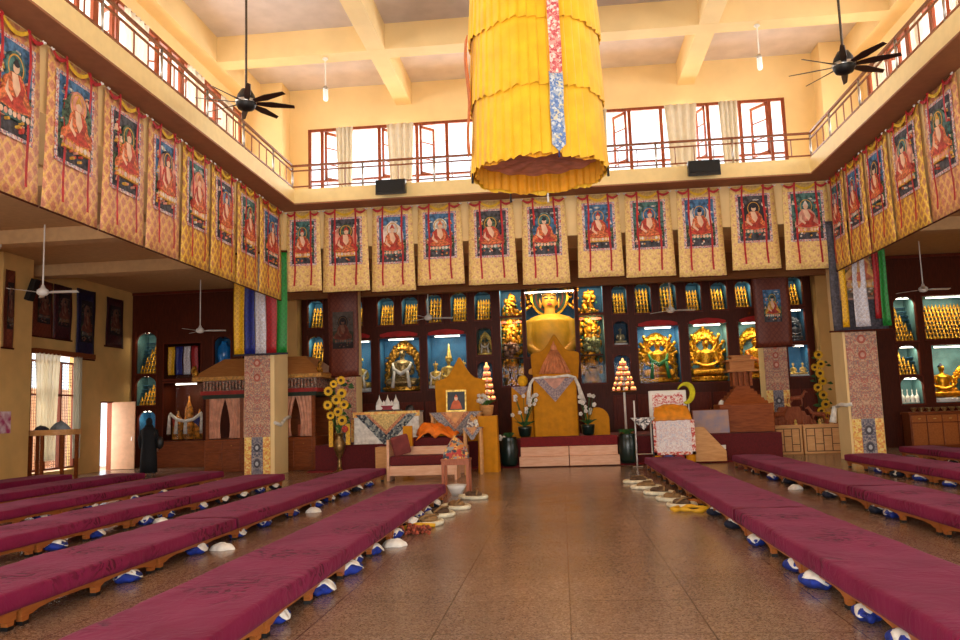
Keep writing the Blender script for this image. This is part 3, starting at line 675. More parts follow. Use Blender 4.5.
# brown brocade thangkas on the altar pillars
BRB=brocade('brown_brocade','6a2c1c','7c3a24','5a2416',.16)
def pillar_thangka(loc,w,h,label,pal,pw,ph,po,seed,m=BRB,pm_=None):
    t=thing('pillar_thangka',label,'thangka',loc,0,'dark framed thangkas on pillars and walls')
    cloth_strip(w,h,m,'mount',t,(0,0,0),seed)
    painting_mb(pw,ph,seed=seed,edge=False,**pal).build('painting',pm_ or PM,t,loc=(0,-.045,-po))
    MB().tube([(-w/2-.05,0,-h),(w/2+.05,0,-h)],.025).build('roller',DARKW,t); return t
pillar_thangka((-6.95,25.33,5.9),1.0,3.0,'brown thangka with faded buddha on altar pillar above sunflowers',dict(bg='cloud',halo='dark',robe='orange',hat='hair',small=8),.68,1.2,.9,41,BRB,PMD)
pillar_thangka((6.94,26.58,5.95),1.15,2.55,'brown thangka with dark blue painting on altar pillar at right',dict(bg='sky',halo='teal',robe='gold',hat='hair',small=10),.55,1.05,.7,42)

# ================================================================== ALTAR CABINETS
YC=28.4
def cabinet(x0,x1,z0,z1,ops,label,depth=.95,base=True,mt=DARKW,group='dark wood display cabinets along the altar wall',zbase=2.2,y=YC):
    """frame with glazed niches; ops: (x0,x1,z0,z1,arch,lining material)"""
    t=thing('display_cabinet',label,'cabinet',((x0+x1)/2,y,z0),0,group); ox,oz=(x0+x1)/2,z0
    xs=sorted({x0,x1}|{q for o in ops for q in o[:2]}); zs=sorted({z0,z1}|{q for o in ops for q in o[2:4]})
    g=MB()
    for i in range(len(xs)-1):
        run=None
        for k in range(len(zs)-1):
            mx_,mz_=(xs[i]+xs[i+1])/2,(zs[k]+zs[k+1])/2
            inside=any(o[0]<mx_<o[1] and o[2]<mz_<o[3] for o in ops)
            if not inside and run is None: run=zs[k]
            if inside and run is not None: g.box(xs[i]-ox,xs[i+1]-ox,0,.12,run-oz,zs[k]-oz); run=None
        if run is not None: g.box(xs[i]-ox,xs[i+1]-ox,0,.12,run-oz,z1-oz)
    # arch spandrels
    for o in ops:
        if o[4]:
            w=o[1]-o[0]; c=(o[0]+o[1])/2-ox; zt=o[3]-oz; r=w/2; hh=min(r*.75,.3)
            for s in (-1,1):
                pts=[(c+s*r,zt)]+[(c+s*r*math.cos(a),zt-hh+hh*math.sin(a)) for a in [PI/2*j/6 for j in range(7)]]
                g.prism(pts,0,.12)
            g.prism([(c-.04,zt),(c+.04,zt),(c,zt-.05)],-.02,.12)
    g.box(x0-ox,x0-ox+.05,.12,depth,0,z1-z0); g.box(x1-ox-.05,x1-ox,.12,depth,0,z1-z0); g.box(x0-ox,x1-ox,.12,depth+.02,z1-z0-.04,z1-z0)
    g.build('frame',mt,t)
    m2=MB()   # mouldings
    m2.box(x0-ox,x1-ox,-.05,0,z1-oz-.1,z1-oz); m2.build('cornice',REDW,t)
    for o in ops:
        m2=MB()
        a,b,c,d=o[0]-ox,o[1]-ox,o[2]-oz,o[3]-oz
        m2.box(a-.035,a,-.025,0,c-.03,d+.03); m2.box(b,b+.035,-.025,0,c-.03,d+.03); m2.box(a-.035,b+.035,-.035,0,c-.05,c); 
        if not o[4]: m2.box(a-.035,b+.035,-.03,0,d,d+.04)
        m2.build('moulding',REDW,t)
    for o in ops:
        a,b,c,d=o[0]-ox,o[1]-ox,o[2]-oz,o[3]-oz; dp=min(depth-.02,1.1)
        l=MB().add([(a,.12,c),(b,.12,c),(b,dp,c),(a,dp,c),(a,.12,d),(b,.12,d),(b,dp,d),(a,dp,d)],[(0,1,2,3),(2,3,7,6),(0,3,7,4),(1,2,6,5),(4,5,6,7)])
        n=l.build('niche_lining',o[5],t)
        MB().box(a-.0,b+.0,.05,.056,c,d).build('pane',GLASS,n)
    if base and zbase>z0:
        hb=zbase-.15-oz; w=x1-x0; n=max(1,round(w/.75))
        for k in range(n):
            a=-w/2+w*k/n+.03; b=-w/2+w*(k+1)/n-.03
            g=MB(); g.box(a,b,-.03,0,.1,hb); g.box(a+.1,b-.1,-.05,-.03,.2,hb-.1); d=g.build('cabinet_door',REDW,t,bevel=.01)
            MB().ell((b-.06,-.055,hb*.55),.022,8,6).build('knob',GOLDD,d,smooth=True)
    return t
N=[ (-9.35,-8.2,[(-9.12,-8.55,4.88,5.88,1,BLUEP),(-9.12,-8.55,3.6,4.56,1,BLUEP),(-9.12,-8.55,2.4,3.35,1,BLUED)],'three-niche cabinet at the left end of the altar wall'),
 (-8.2,-6.66,[(-7.66,-7.08,4.88,5.88,1,BLUEP),(-7.9,-6.78,2.45,4.33,0,BLUEP)],'cabinet behind the brown pillar thangka on the left'),
 (-6.66,-4.86,[(-6.52,-5.91,4.86,5.86,1,BLUED),(-5.63,-5.03,4.86,5.86,1,BLUED),(-6.47,-5.0,2.43,4.36,0,BLUEP)],'cabinet holding the grey-gold deity under an arched aureole'),
 (-4.86,-3.12,[(-4.72,-4.14,4.88,5.9,1,BLUED),(-3.83,-3.24,4.88,5.92,1,BLUED),(-4.71,-3.3,2.5,4.42,0,BLUEP)],'cabinet with three pointed golden figures above the left throne'),
 (-3.12,-2.2,[(-2.96,-2.37,4.9,5.92,1,BLUED),(-2.92,-2.38,3.64,4.62,1,TEALP),(-2.92,-2.38,2.45,3.4,1,BLUED)],'narrow cabinet just left of the great buddha'),
 (1.78,2.62,[(1.94,2.46,4.92,5.9,1,BLUED),(1.94,2.46,3.8,4.64,1,BLUED),(1.9,2.46,2.38,3.45,1,BLUEP)],'narrow cabinet just right of the great buddha'),
 (2.62,4.36,[(2.74,3.31,4.9,5.94,1,BLUED),(3.61,4.18,4.9,5.94,1,BLUED),(2.76,4.2,2.42,4.4,0,BLUEP)],'cabinet holding the golden deity with green scarf'),
 (4.36,6.02,[(4.51,5.04,4.9,5.9,1,BLUED),(5.37,5.92,4.9,5.86,1,BLUED),(4.53,5.84,2.4,4.43,0,TEALP)],'cabinet holding the golden deity in a pointed flame aureole'),
 (6.02,7.62,[(6.2,6.75,4.95,5.86,1,BLUEP),(6.23,7.4,2.45,4.43,0,TEALP)],'cabinet half hidden by the right altar pillar'),
 (7.62,8.75,[(7.92,8.47,4.95,5.93,1,BLUED),(7.9,8.48,3.68,4.8,0,BLUED),(7.84,8.52,2.48,3.56,0,BLUEP)],'three-niche cabinet at the right end of the altar wall')]
for a,b,ops,lb in N: cabinet(a,b,.78,6.15,ops,'dark wood display cabinet, '+lb)
# centre bay
cabinet(-2.2,1.78,.78,6.15,[(-2.05,-1.27,2.5,4.93,0,TEALP),(-2.05,-1.27,5.0,6.02,0,BLUED),(-1.13,.61,3.5,6.02,0,BLUED),(.75,1.62,2.5,4.9,0,TEALP),(.75,1.62,4.98,6.02,0,BLUED)],'dark wood display cabinet, wide central bay around the great golden buddha',depth=1.15,base=False)
# aisle cabinets
cabinet(-15.88,-14.78,0,6.48,[(-15.72,-14.92,3.44,4.97,1,TEALP),(-15.72,-14.92,2.26,3.33,1,TEALP),(-15.6,-14.92,.98,2.06,1,BLUEP)],'dark wood display cabinet, narrow one beside the open side door',base=False)
cabinet(-14.78,-12.95,0,6.48,[(-14.62,-13.2,3.2,4.5,0,DARKW),(-14.62,-13.1,.95,3.05,0,DARKW)],'dark wood display cabinet, behind the person in black',base=False)
cabinet(-12.95,-9.86,0,6.48,[(-12.7,-12.05,3.6,4.7,1,BLUEP),(-11.6,-10.2,3.6,4.9,1,BLUED)],'dark wood display cabinet, behind the left wooden pavilion',base=False)
cabinet(9.5,11.25,0,6.48,[],'dark wood display cabinet, blank panelled one beside the right pillar',base=False)
cabinet(11.25,15.28,0,6.48,[(11.42,12.14,3.55,5.06,1,TEALP),(12.38,14.2,3.58,5.04,0,TEALP),(11.42,12.12,2.4,3.4,1,TEALP),(11.42,12.16,1.42,2.32,1,TEALP),(12.52,14.3,1.42,3.36,0,TEALP)],'dark wood display cabinet, lit one in the right aisle',base=False)
# red pelmets above the alcoves
for i,(a,b) in enumerate([(-7.85,-6.8),(-6.42,-5.05),(-4.66,-3.35),(2.8,4.15),(4.57,5.8),(6.27,7.35)]):
    c=(a+b)/2; w=(b-a)
    g=MB(); g.prism([(-w/2,0),(-w/2,.08),(-w*.3,.15),(0,.19),(w*.3,.15),(w/2,.08),(w/2,0)]+[(w/2-w*k/10,-.03*(k%2)) for k in range(1,10)],-.09,-.06)
    tag(g.build('red_pelmet',mat('scarlet_pelmet','b01410',.7),loc=(c,28.4,4.43)),'scarlet cloth pelmet above an altar alcove, %s from the left'%ORD[i],'pelmet','red pelmets over the altar alcoves')

# tube lights in the alcoves
TUBE=mat('tube_lamp_glow','fff4dc',.4,emit=6)
def tubelight(x,y,z,w,label,power,aim=(0,.25,-1),col=(1,.85,.6)):
    o=MB().tube([(-w/2,0,0),(w/2,0,0)],.022,8).build('tube_light',TUBE,loc=(x,y,z)); tag(o,label,'tube light','tube lights in the altar cabinets')
    if power: area('lamp_'+str(round(x,1)),(x,y,z-.04),aim,w,.08,power,col)
for (x,y,z,w,lb,p) in [(-.26,28.38,5.8,1.76,'bright tube light over the head of the great golden buddha',26),
  (-7.3,28.6,4.3,.8,'tube light in the alcove behind the left pillar thangka',10),(-5.7,28.6,4.33,.9,'tube light above the grey-gold deity with arched aureole',13),
  (-4.0,28.6,4.38,.9,'tube light above the three pointed golden figures',13),(3.5,28.6,4.36,.9,'tube light above the golden deity with green scarf',26),
  (5.2,28.6,4.39,.9,'tube light above the golden deity in pointed aureole',26),(6.8,28.6,4.39,.8,'tube light above the golden deity behind the right pillar',18),
  (8.2,28.47,4.76,.35,'short tube light in the right end niche, upper one',4),(8.2,28.47,3.52,.35,'short tube light in the right end niche, lower one',5),
  (-15.3,28.5,4.98,.6,'tube light in the top niche beside the side door',9),(-15.3,28.5,3.34,.6,'tube light in the middle niche beside the side door',7),(-15.25,28.5,2.04,.5,'tube light in the lowest niche beside the side door',6),
  (-13.85,28.6,3.0,.8,'tube light above the scarf-draped shrine in the left aisle',6),
  (11.78,28.6,5.02,.5,'tube light in the top arched niche of the right aisle',12),(13.2,28.6,5.0,1.2,'tube light over the crowd of statuettes in the right aisle',22),
  (11.78,28.6,3.34,.5,'tube light in the middle arched niche of the right aisle',8),(11.78,28.6,2.27,.5,'tube light over the white stupas in the right aisle',8),(13.3,28.6,3.3,1.2,'tube light over the seated golden buddha in the right aisle',26)]:
    tubelight(x,y,z,w,lb,p)
area('lamp_cell_left',(-1.66,28.58,4.86),(0,.4,-1),.5,.06,22,(1,.8,.5)); area('lamp_cell_right',(1.18,28.58,4.84),(0,.4,-1),.5,.06,22,(1,.8,.5))  # added fill lights brightening the lower side cells, no fixtures here
area('lamp_centre_left',(-1.66,28.6,5.98),(0,.3,-1),.6,.1,30,(1,.8,.5)); area('lamp_centre_right',(1.18,28.6,5.98),(0,.3,-1),.6,.1,30,(1,.8,.5))  # added fill for the upper side cells, not actual lamps

# ------------------------------------------------------------------ statues
def ogee(w,h,n=14,wav=0,k=8):
    """pointed flame-like outline, base at z=0, symmetric"""
    pts=[]
    for s in range(n+1):
        t=s/n; r=w/2*(math.cos(t*PI/2)**.62)*(1+.1*math.sin(t*PI)); z=h*(.86*math.sin(t*PI/2)+.14*t**4)
        r*=1+(wav*(1 if s%2 else -1))
        pts.append((r,z))
    pts[-1]=(0,h); left=[(-x,z) for x,z in reversed(pts[:-1])]
    return pts+left
def seated_mb(H,W_,ax=1):
    """union of soft forms for a cross-legged figure, height H, knee width W_; facing -y; remeshed into one skin"""
    g=MB()
    g.ell((0,0,.11*H),(W_*.5,.2*H,.11*H),16,10)
    for s in (-1,1):
        g.tube([(s*.08*H,-.02*H,.13*H),(s*W_*.42,-.1*H,.1*H),(s*W_*.40,-.16*H,.09*H),(-s*.05*H,-.21*H,.1*H)],[.1*H,.085*H,.08*H,.05*H],10)
        g.tube([(s*.17*H,0,.56*H),(s*.24*ax*H,-.01*H,.42*H),(s*.25*ax*H,-.05*H,.32*H),(s*.1*H,-.17*H,.24*H),(s*.02*H,-.19*H,.235*H)],[.062*H,.055*H,.048*H,.038*H,.03*H],10)
        g.ell((s*.065*H,-.0*H,.76*H),(.012*H,.02*H,.05*H),8,6)
        g.ell((s*.02*H,-.19*H,.235*H),(.05*H,.04*H,.02*H),8,6)
    g.tube([(0,0,.1*H),(0,0,.25*H),(0,0,.42*H),(0,0,.55*H),(0,0,.62*H)],[.17*H,.15*H,.17*H,.16*H,.06*H],14)
    g.ell((0,0,.56*H),(.2*H,.1*H,.07*H),14,8)
    g.tube([(0,0,.58*H),(0,0,.7*H)],[.055*H,.05*H],10)
    g.ell((0,-.005*H,.77*H),(.075*H,.08*H,.1*H),14,10)
    g.ell((0,-.085*H,.765*H),(.012*H,.016*H,.028*H),8,6)
    return g
HAIR=mat('dark_blue_hair','141c34',.6); LIP=mat('red_lip','a82818',.5); EYE=mat('eye_paint','8c5c28',.5)
def lotus(g,H,W_,h,m=0,m2=0):
    g.lathe([(W_*.5,0),(W_*.56,h*.2),(W_*.48,h*.45),(W_*.55,h*.75),(W_*.52,h)],n=28,m=m,sy=.6)
    for k in range(18):
        a=2*PI*k/18; g.ell((W_*.54*math.cos(a),W_*.33*math.sin(a),h*.62),(.05*W_,.04*W_,h*.3),8,5,m2)
def deity(loc,H,label,body=GOLD,aur=GOLDD,scarf=None,crown=True,aw=1.15,ah=1.18,pedestal=.1,group='statues in the altar cabinets',wav=.05,arms=False,robe=None):
    loc=(loc[0],loc[1]-.1,loc[2]); t=thing('deity_statue',label,'statue',loc,0,group)
    W_=H*.75; ph=H*pedestal
    g=MB(); lotus(g,H,W_,ph); g.build('lotus_base',aur,t,smooth=True)
    g=seated_mb(H*.9,W_)
    if arms:
        for s in (-1,1):
            for (ax,az) in ((.36,.72),(.38,.52),(.28,.86),(.33,.36)):
                g.tube([(s*.13*H,.02*H,.52*H),(s*ax*.8*H,.03*H,(.52+az)/2*H-.04*H),(s*ax*H,-.03*H,az*H)],[.04*H,.035*H,.03*H],8); g.ell((s*ax*H,-.04*H,az*H),.045*H,8,6); g.ell((s*(ax-.07)*H,-.06*H,(az-.08)*H),.035*H,8,6)
    o=g.build('body',body,t,loc=(0,0,ph),remesh=H/55)
    if aur:
        g=MB(); pts=ogee(W_*aw,H*ah,20,wav); inn=[(x*.72,z*.80) for x,z in pts]
        n=len(pts)
        vs=[(x,.2*H,z) for x,z in pts]+[(x,.2*H,z) for x,z in inn]+[(x,.25*H,z) for x,z in pts]+[(x,.25*H,z) for x,z in inn]
        fs=[(i,(i+1)%n,(i+1)%n+n,i+n) for i in range(n)]+[(i+2*n,i+3*n,(i+1)%n+3*n,(i+1)%n+2*n) for i in range(n)]+[(i,i+2*n,(i+1)%n+2*n,(i+1)%n) for i in range(n)]+[(i+n,(i+1)%n+n,(i+1)%n+3*n,i+3*n) for i in range(n)]
        g.add(vs,fs)
        r=random.Random(int(H*97)+int(loc[0]*13)+9)
        for k in range(110):   # scrollwork bosses on the aureole
            tt=k/109; i=int(tt*(n-1)); p=pts[i]; q=inn[i]; f=r.uniform(.0,1)
            g.ell((p[0]*(1-f)+q[0]*f,.19*H,max(.02,p[1]*(1-f)+q[1]*f)),(r.uniform(.02,.05)*H,.02*H,r.uniform(.02,.05)*H),8,5)
        g.build('aureole',aur,t,smooth=True)
    if crown:
        g=MB()
        for k in range(5):
            a=PI+PI*k/4*1.0; r_=.08*H; x,y=r_*math.cos(a),r_*math.sin(a)*.9
            g.lathe([(.022*H,ph+.77*H),(.028*H,ph+.79*H),(.004*H,ph+.86*H)],x,y,6)
        g.lathe([(.05*H,ph+.77*H),(.045*H,ph+.82*H),(.02*H,ph+.87*H),(.006*H,ph+.94*H)],n=10); g.build('crown',aur or body,t,smooth=True)
    else:
        g=MB(); g.ell((0,.012*H,ph+.735*H),(.07*H,.075*H,.055*H),12,8); g.ell((0,.01*H,ph+.79*H),(.03*H,.03*H,.03*H),10,6); g.build('hair',HAIR,t,smooth=True)
    g=MB()
    for s in (-1,1): g.ell((s*.027*H,-.07*H,ph+.70*H),(.014*H,.008*H,.005*H),8,5)
    g.build('eyes',HAIR,t); 
    if scarf:
        g=MB()
        g.tube([(-.2*H,-.04*H,ph+.50*H),(-.16*H,-.15*H,ph+.36*H),(0,-.19*H,ph+.26*H),(.16*H,-.15*H,ph+.36*H),(.2*H,-.04*H,ph+.50*H)],[.02*H,.04*H,.05*H,.04*H,.02*H],8)
        g.tube([(-.14*H,-.2*H,ph+.32*H),(-.16*H,-.22*H,ph+.1*H),(-.17*H,-.24*H,ph-.03*H)],[.03*H,.035*H,.04*H],8); g.tube([(.14*H,-.2*H,ph+.32*H),(.17*H,-.22*H,ph+.1*H),(.19*H,-.24*H,ph-.03*H)],[.03*H,.035*H,.04*H],8)
        g.build('scarf',scarf,t,smooth=True)
    return t
GREYG=mat('grey_gold','a89060',.4,.6,var=.4,scale=16); SCW=mat('white_scarf','d8d4cc',.8); SCG=mat('green_scarf','1c7030',.7)
deity((-5.72,28.95,2.46),1.72,'grey-gold deity with white scarf under an arched scrollwork aureole',GREYG,GOLDD,SCW,aw=1.1,ah=1.1)
deity((-7.3,28.95,2.48),1.3,'pale gold statue half hidden behind the left pillar thangka',GOLDL,None,SCW)
GOLDF=mat('gold_filigree','eca428',.3,.8,var=.3,scale=22,bump=1.0)
deity((3.48,28.95,2.45),1.68,'golden many-armed deity with bright green scarf across its lap',GOLDF,GOLDF,SCG,aw=1.12,ah=1.08,arms=True)
deity((5.15,28.95,2.43),1.68,'golden deity in a pointed flame aureole above the wooden tower',GOLDF,GOLDF,None,aw=1.05,ah=1.15,wav=.08,arms=True)
deity((6.85,28.95,2.48),1.6,'golden deity half hidden behind the right altar pillar',GOLDF,GOLDF,mat('orange_scarf','f08828',.7),aw=1.1,ah=1.15)
deity((-4.0,28.9,2.52),1.2,'pale golden pointed-crown figure, tallest of the three in its alcove',GOLDL,None,None,aw=.8)
MB_=MB().lathe([(.14,3.5),(.1,3.62),(.05,3.9),(.02,4.1),(.0,4.15)],n=12)
tag(MB_.build('golden_finial',GOLDL,loc=(-4.0,28.9,0),smooth=True),'tall golden spire rising from the central figure of the three','finial')
for i,x in enumerate((-4.48,-3.46)):
    deity((x,28.85,2.52),.95,['white and gold crowned figure at the left of the three-figure alcove','white and gold crowned figure at the right of the three-figure alcove'][i],GOLDL,None,SCW)
deity((-2.65,28.85,3.66),.72,'small pale statue with white scarf in niche left of the great buddha',GREYG,GOLDL,SCW,aw=.9)
deity((2.2,28.85,3.82),.6,'small silvery statue in the upper blue niche right of the great buddha',mat('silver_gilt','b8b08c',.35,.7),None,None)
deity((2.18,28.85,2.4),.75,'small silvery statue in the lower niche behind the right lamp tower',mat('silver_gilt','b8b08c',.35,.7),None,SCW)
deity((-2.65,28.85,2.47),.7,'small dark gold statue in the niche behind the left lamp tower',GOLDD,None,None)
for i,x in enumerate((8.02,8.34)): deity((x,28.7,2.5),.45,['left of two small golden statues in the blue right end niche','right of two small golden statues in the blue right end niche'][i],GOLDL,None,None)
deity((8.2,28.8,3.7),.75,'dim grey statue in the upper dark niche at the right end',mat('dim_pewter','5c6068',.4,.6),mat('dim_pewter','5c6068',.4,.6),None)
deity((12.98,28.95,1.44),1.45,'seated golden buddha in the lit right aisle alcove',GOLD,None,None,crown=False)
deity((13.85,28.95,1.44),1.1,'dark and gold seated statue beside the right aisle buddha',GOLDD,GOLD,mat('maroon_scarf','6c1420',.8),crown=True)
for i,x in enumerate((11.58,11.74,11.9,12.05)):
    g=MB(); g.lathe([(.07,0),(.08,.04),(.06,.08),(.075,.15),(.06,.24),(.02,.28),(.012,.4),(.02,.42),(0,.48)],n=12)
    tag(g.build('white_stupa',WPAINT,loc=(x,28.7,1.44),smooth=True),'small white stupa in the lowest arched niche of the right aisle, %s from the left'%ORD[i],'stupa','white stupas in the right aisle niche')

# great buddha
H=3.95; BZ=2.62; bx0=-.27
t=thing('great_buddha','great golden buddha statue in yellow robe seated in the central bay','statue',(bx0,28.93,BZ)); t.scale=(1,.6,1)
YC2=29.0
SKIN=mat('gilded_face','dc9c30',.5,.25,var=.06,scale=5)
g=seated_mb(H*.98,H*.46,.78); g.build('body',SKIN,t,remesh=.035)
Hh=H*.98
g=MB(); g.tube([(0,0,.1*Hh),(0,0,.3*Hh),(0,0,.44*Hh),(0,.0,.56*Hh),(0,0.01*Hh,.615*Hh)],[.175*Hh,.175*Hh,.19*Hh,.175*Hh,.075*Hh],20)
g.ell((0,0,.55*Hh),(.225*Hh,.115*Hh,.085*Hh),16,10)
for s in (-1,1): g.tube([(s*.175*Hh,0,.57*Hh),(s*.19*Hh,-.01*Hh,.42*Hh),(s*.17*Hh,-.04*Hh,.3*Hh),(s*.1*Hh,-.12*Hh,.25*Hh)],[.07*Hh,.06*Hh,.055*Hh,.045*Hh],12)
g.ell((0,-.06*Hh,.1*Hh),(.32*Hh,.22*Hh,.1*Hh),16,10)
g.build('robe',mat('golden_robe_silk','f2b020',.5,var=.08,scale=3,sheen=.2),t,remesh=.04)
g=MB(); g.ell((0,.012*Hh,.845*Hh),(.088*Hh,.095*Hh,.055*Hh),16,10); g.ell((0,.02*Hh,.9*Hh),(.035*Hh,.035*Hh,.045*Hh),12,8)
for s in (-1,1): g.ell((s*.074*Hh,.015*Hh,.79*Hh),(.018*Hh,.055*Hh,.06*Hh),10,6)
g.build('hair',HAIR,t,smooth=True)
g=MB()
for s in (-1,1):
    g.ell((s*.03*Hh,-.079*Hh,.772*Hh),(.019*Hh,.009*Hh,.0065*Hh),10,6)
g.build('eyes',EYE,t,smooth=True)
g=MB()
for s in (-1,1):
    g.tube([(s*.01*Hh,-.084*Hh,.795*Hh),(s*.032*Hh,-.084*Hh,.803*Hh),(s*.056*Hh,-.066*Hh,.793*Hh)],.0045*Hh,6)
    g.tube([(s*.012*Hh,-.086*Hh,.772*Hh),(s*.03*Hh,-.09*Hh,.776*Hh),(s*.05*Hh,-.07*Hh,.772*Hh)],.0045*Hh,6)
g.build('eyebrows',HAIR,t,smooth=True)
g=MB(); g.ell((0,-.082*Hh,.715*Hh),(.026*Hh,.012*Hh,.008*Hh),10,6); g.ell((0,-.083*Hh,.724*Hh),(.02*Hh,.01*Hh,.005*Hh),10,6); g.build('lips',LIP,t,smooth=True)
g=MB()
for s in (-1,1): g.ell((s*.085*Hh,.0,.745*Hh),(.012*Hh,.02*Hh,.06*Hh),10,8)
g.build('ears',SKIN,t,smooth=True)
# halo rings
def ring(g,c,rx,rz,w,y,m,n=40,d=.05):
    vs=[];fs=[]
    for i in range(n):
        a=2*PI*i/n
        for (k,yy) in ((1,y),(1+w,y),(1+w,y+d),(1,y+d)): vs.append((c[0]+rx*k*math.cos(a),yy,c[1]+rz*k*math.sin(a)))
    for i in range(n):
        j=(i+1)%n
        for q in range(4): fs.append((i*4+q,j*4+q,j*4+(q+1)%4,i*4+(q+1)%4))
    g.add(vs,fs,m)
g=MB(); zc=.8*Hh
g.prism(ellp(0,zc,.16*Hh,.17*Hh,40),.35,.38,1); ring(g,(0,zc),.16*Hh,.17*Hh,.12,.3,0); ring(g,(0,zc),.12*Hh,.13*Hh,.1,.31,2)
g.build('halo',[GOLD,mat('halo_green','2c4c2c',.6),mat('halo_red','8c2c1c',.6)],t)
g=MB(); r=random.Random(5)
for s in (-1,1):
    g.tube([(s*.24*Hh,.25,.45*Hh),(s*.33*Hh,.28,.6*Hh),(s*.27*Hh,.3,.66*Hh),(s*.16*Hh,.3,.74*Hh)],[.05,.1,.09,.05],8)
for k in range(170):
    a=r.uniform(-.2,PI+.2); q=r.uniform(.19,.36)*Hh; x=q*math.cos(a)*1.05; z=min(3.78,zc-.05*Hh+q*math.sin(a)*.85)
    if abs(x)<1.05: g.ell((x,.3+r.uniform(0,.1),z),(r.uniform(.03,.09),.05,r.uniform(.03,.1)),8,5)
g.build('throne_back',mat('carved_gold','d08818',.35,.6,var=.5,scale=9),t,smooth=True)
# flanking gilded throne columns seen in the side cells
for s,nm in ((-1,'left'),(1,'right')):
    x=bx0+s*1.42
    q=thing('gilded_pedestal','gilded carved throne column with green scrolls %s of the great buddha'%nm,'carving',(x,29.05,2.5),0,'carved columns flanking the great buddha')
    g=MB(); g.lathe([(.3,0),(.34,.1),(.24,.3),(.24,1.9),(.3,2.2),(.2,2.3),(.16,2.5)],n=12,sy=.7); r=random.Random(8+s)
    for k in range(130): a=r.uniform(PI,2*PI); z=r.uniform(.3,3.3); rr=.34 if z<2.3 else .34-(z-2.3)*.2; g.ell((rr*math.cos(a),rr*.7*math.sin(a),z),(r.uniform(.04,.1),.06,r.uniform(.04,.12)),8,5)
    g.lathe([(.2,2.4),(.24,2.5),(.16,2.9),(.08,3.3),(.0,3.45)],n=12,sy=.7)
    g.build('column',mat('carved_gold','d08818',.35,.6,var=.5,scale=9),q,smooth=True)
    g=MB()
    for k in range(26): a=r.uniform(PI+.2,2*PI-.2); z=r.uniform(.4,3.0); g.ell((.3*math.cos(a),.21*math.sin(a)-.02,z),(.03,.03,.06),8,5)
    g.build('green_scrolls',mat('painted_leaf','2c6838',.6),q,smooth=True)
    g=MB(); g.box(-.42,.42,-.2,.2,2.28,2.36); g.build('ledge',mat('red_ledge','9c4428',.6),q)
    # rock crystal/silvery lump in front below
    g=MB()
    for k in range(26): g.ell((r.uniform(-.25,.25),r.uniform(-.1,.1),r.uniform(0,.45)),r.uniform(.05,.12),8,6)
    tag(g.build('offering_ornament',mat('dull_rose_ornament','7c5848',.5,.2,var=.4,scale=14) if s<0 else mat('pale_green_ornament','8c9060',.5,.2,var=.4,scale=14),loc=(x+.02*s,28.7,3.55 if s<0 else 3.62),smooth=True),
        ['dusty rose ornament mound in the cell left of the great buddha','pale green ornament mound in the cell right of the great buddha'][s>0],'ornament')
    MB().box(-.4,.4,-.15,.3,0,.04).build('shelf',DARKW,q,loc=(0,-.3,.98))
g=MB(); g.box(-.9,.9,-.35,.5,0,.32); tag(g.build('buddha_plinth',REDW,loc=(bx0,28.85,2.3)),'red wood plinth under the great golden buddha','plinth')

# ------------------------------------------------------------------ tiny statuettes in the niches
def statuette_mb(g,x=0,y=0,z=0,s=1.15):
    g.lathe([(.05*s,z),(.055*s,z+.02*s),(.045*s,z+.035*s)],x,y,8)
    g.ell((x,y,z+.055*s),(.05*s,.035*s,.025*s),8,5); g.ell((x,y,z+.095*s),(.03*s,.024*s,.035*s),8,5); g.ell((x,y,z+.14*s),(.015*s,.015*s,.018*s),6,4); g.ell((x,y,z+.16*s),(.006*s,.006*s,.01*s),6,3)
    return g
STG=mat('statuette_gold','e0a838',.3,.75,var=.3,scale=30)
proto=statuette_mb(MB()).build('golden_statuette',STG,smooth=True)
pm=proto.data; COL.objects.unlink(proto); bpy.data.objects.remove(proto)
rest=MB(); cnt=0
SL='tiny golden seated statuette among the rows filling the glazed niches of the altar wall'; GR='tiny golden statuettes in the niches'
niches=[(o[0],o[1],o[2],o[3]) for a,b,ops,_ in N for o in ops if o[4] and (o[3]>5.5 or (o[0]<-9 and o[3]>4))]
niches+= [(12.4,14.2,3.58,5.04)]
niches+= [(-15.72,-14.92,3.44,4.97),(-15.72,-14.92,2.26,3.33),(11.42,12.14,3.55,5.06),(11.42,12.12,2.4,3.4),(-11.6,-10.2,3.6,4.9)]
for (a,b,c,d) in niches:
    if b-a<.7 and -10<a<10: area('lamp_niche_'+str(round(a,1)),((a+b)/2,28.56,d-.06),(0,.5,-1),.4,.05,6,(1,.84,.5))  # unseen fill light added in each small niche to brighten the statuettes
order=sorted(niches,key=lambda n:-(n[2]))
for ni,(a,b,c,d) in enumerate(order):
    w=b-a; nc=max(4,round(w/.13)); nr=int((d-c-.12)/.15)
    sh=MB()
    for r_ in range(nr):
        z=c+.01+r_*.15; y=28.62+r_*.07; hw=w-.08
        sh.box(-w/2+.01,w/2-.01,y-YC-.05,.9,z-c-.012,z-c)
        if a<-14 or (a>11 and b<12.3): k0=int(r_*nc/nr*.8)
        else: k0=0
        for q in range(k0,nc):
            if a<-14: x=a+.05+(q+.5)*(w-.1)/nc
            elif k0: x=b-.05-(q+.5)*(w-.1)/nc
            else: x=a+.05+(q+.5)*(w-.1)/nc
            if cnt<300:
                o=bpy.data.objects.new('golden_statuette',pm); COL.objects.link(o); o.location=(x,y,z); o['label']=SL; o['category']='statuette'; o['group']=GR; cnt+=1
            else: statuette_mb(rest,x,y,z)
    tag(sh.build('stepped_shelf',BLUED,loc=((a+b)/2,YC,c)),'stepped blue shelves of a statuette niche, %s'%('%s from the left of the upper row'%ORD[ni] if ni<len(ORD) else 'in the aisle'),'shelf','stepped shelves inside the niches')
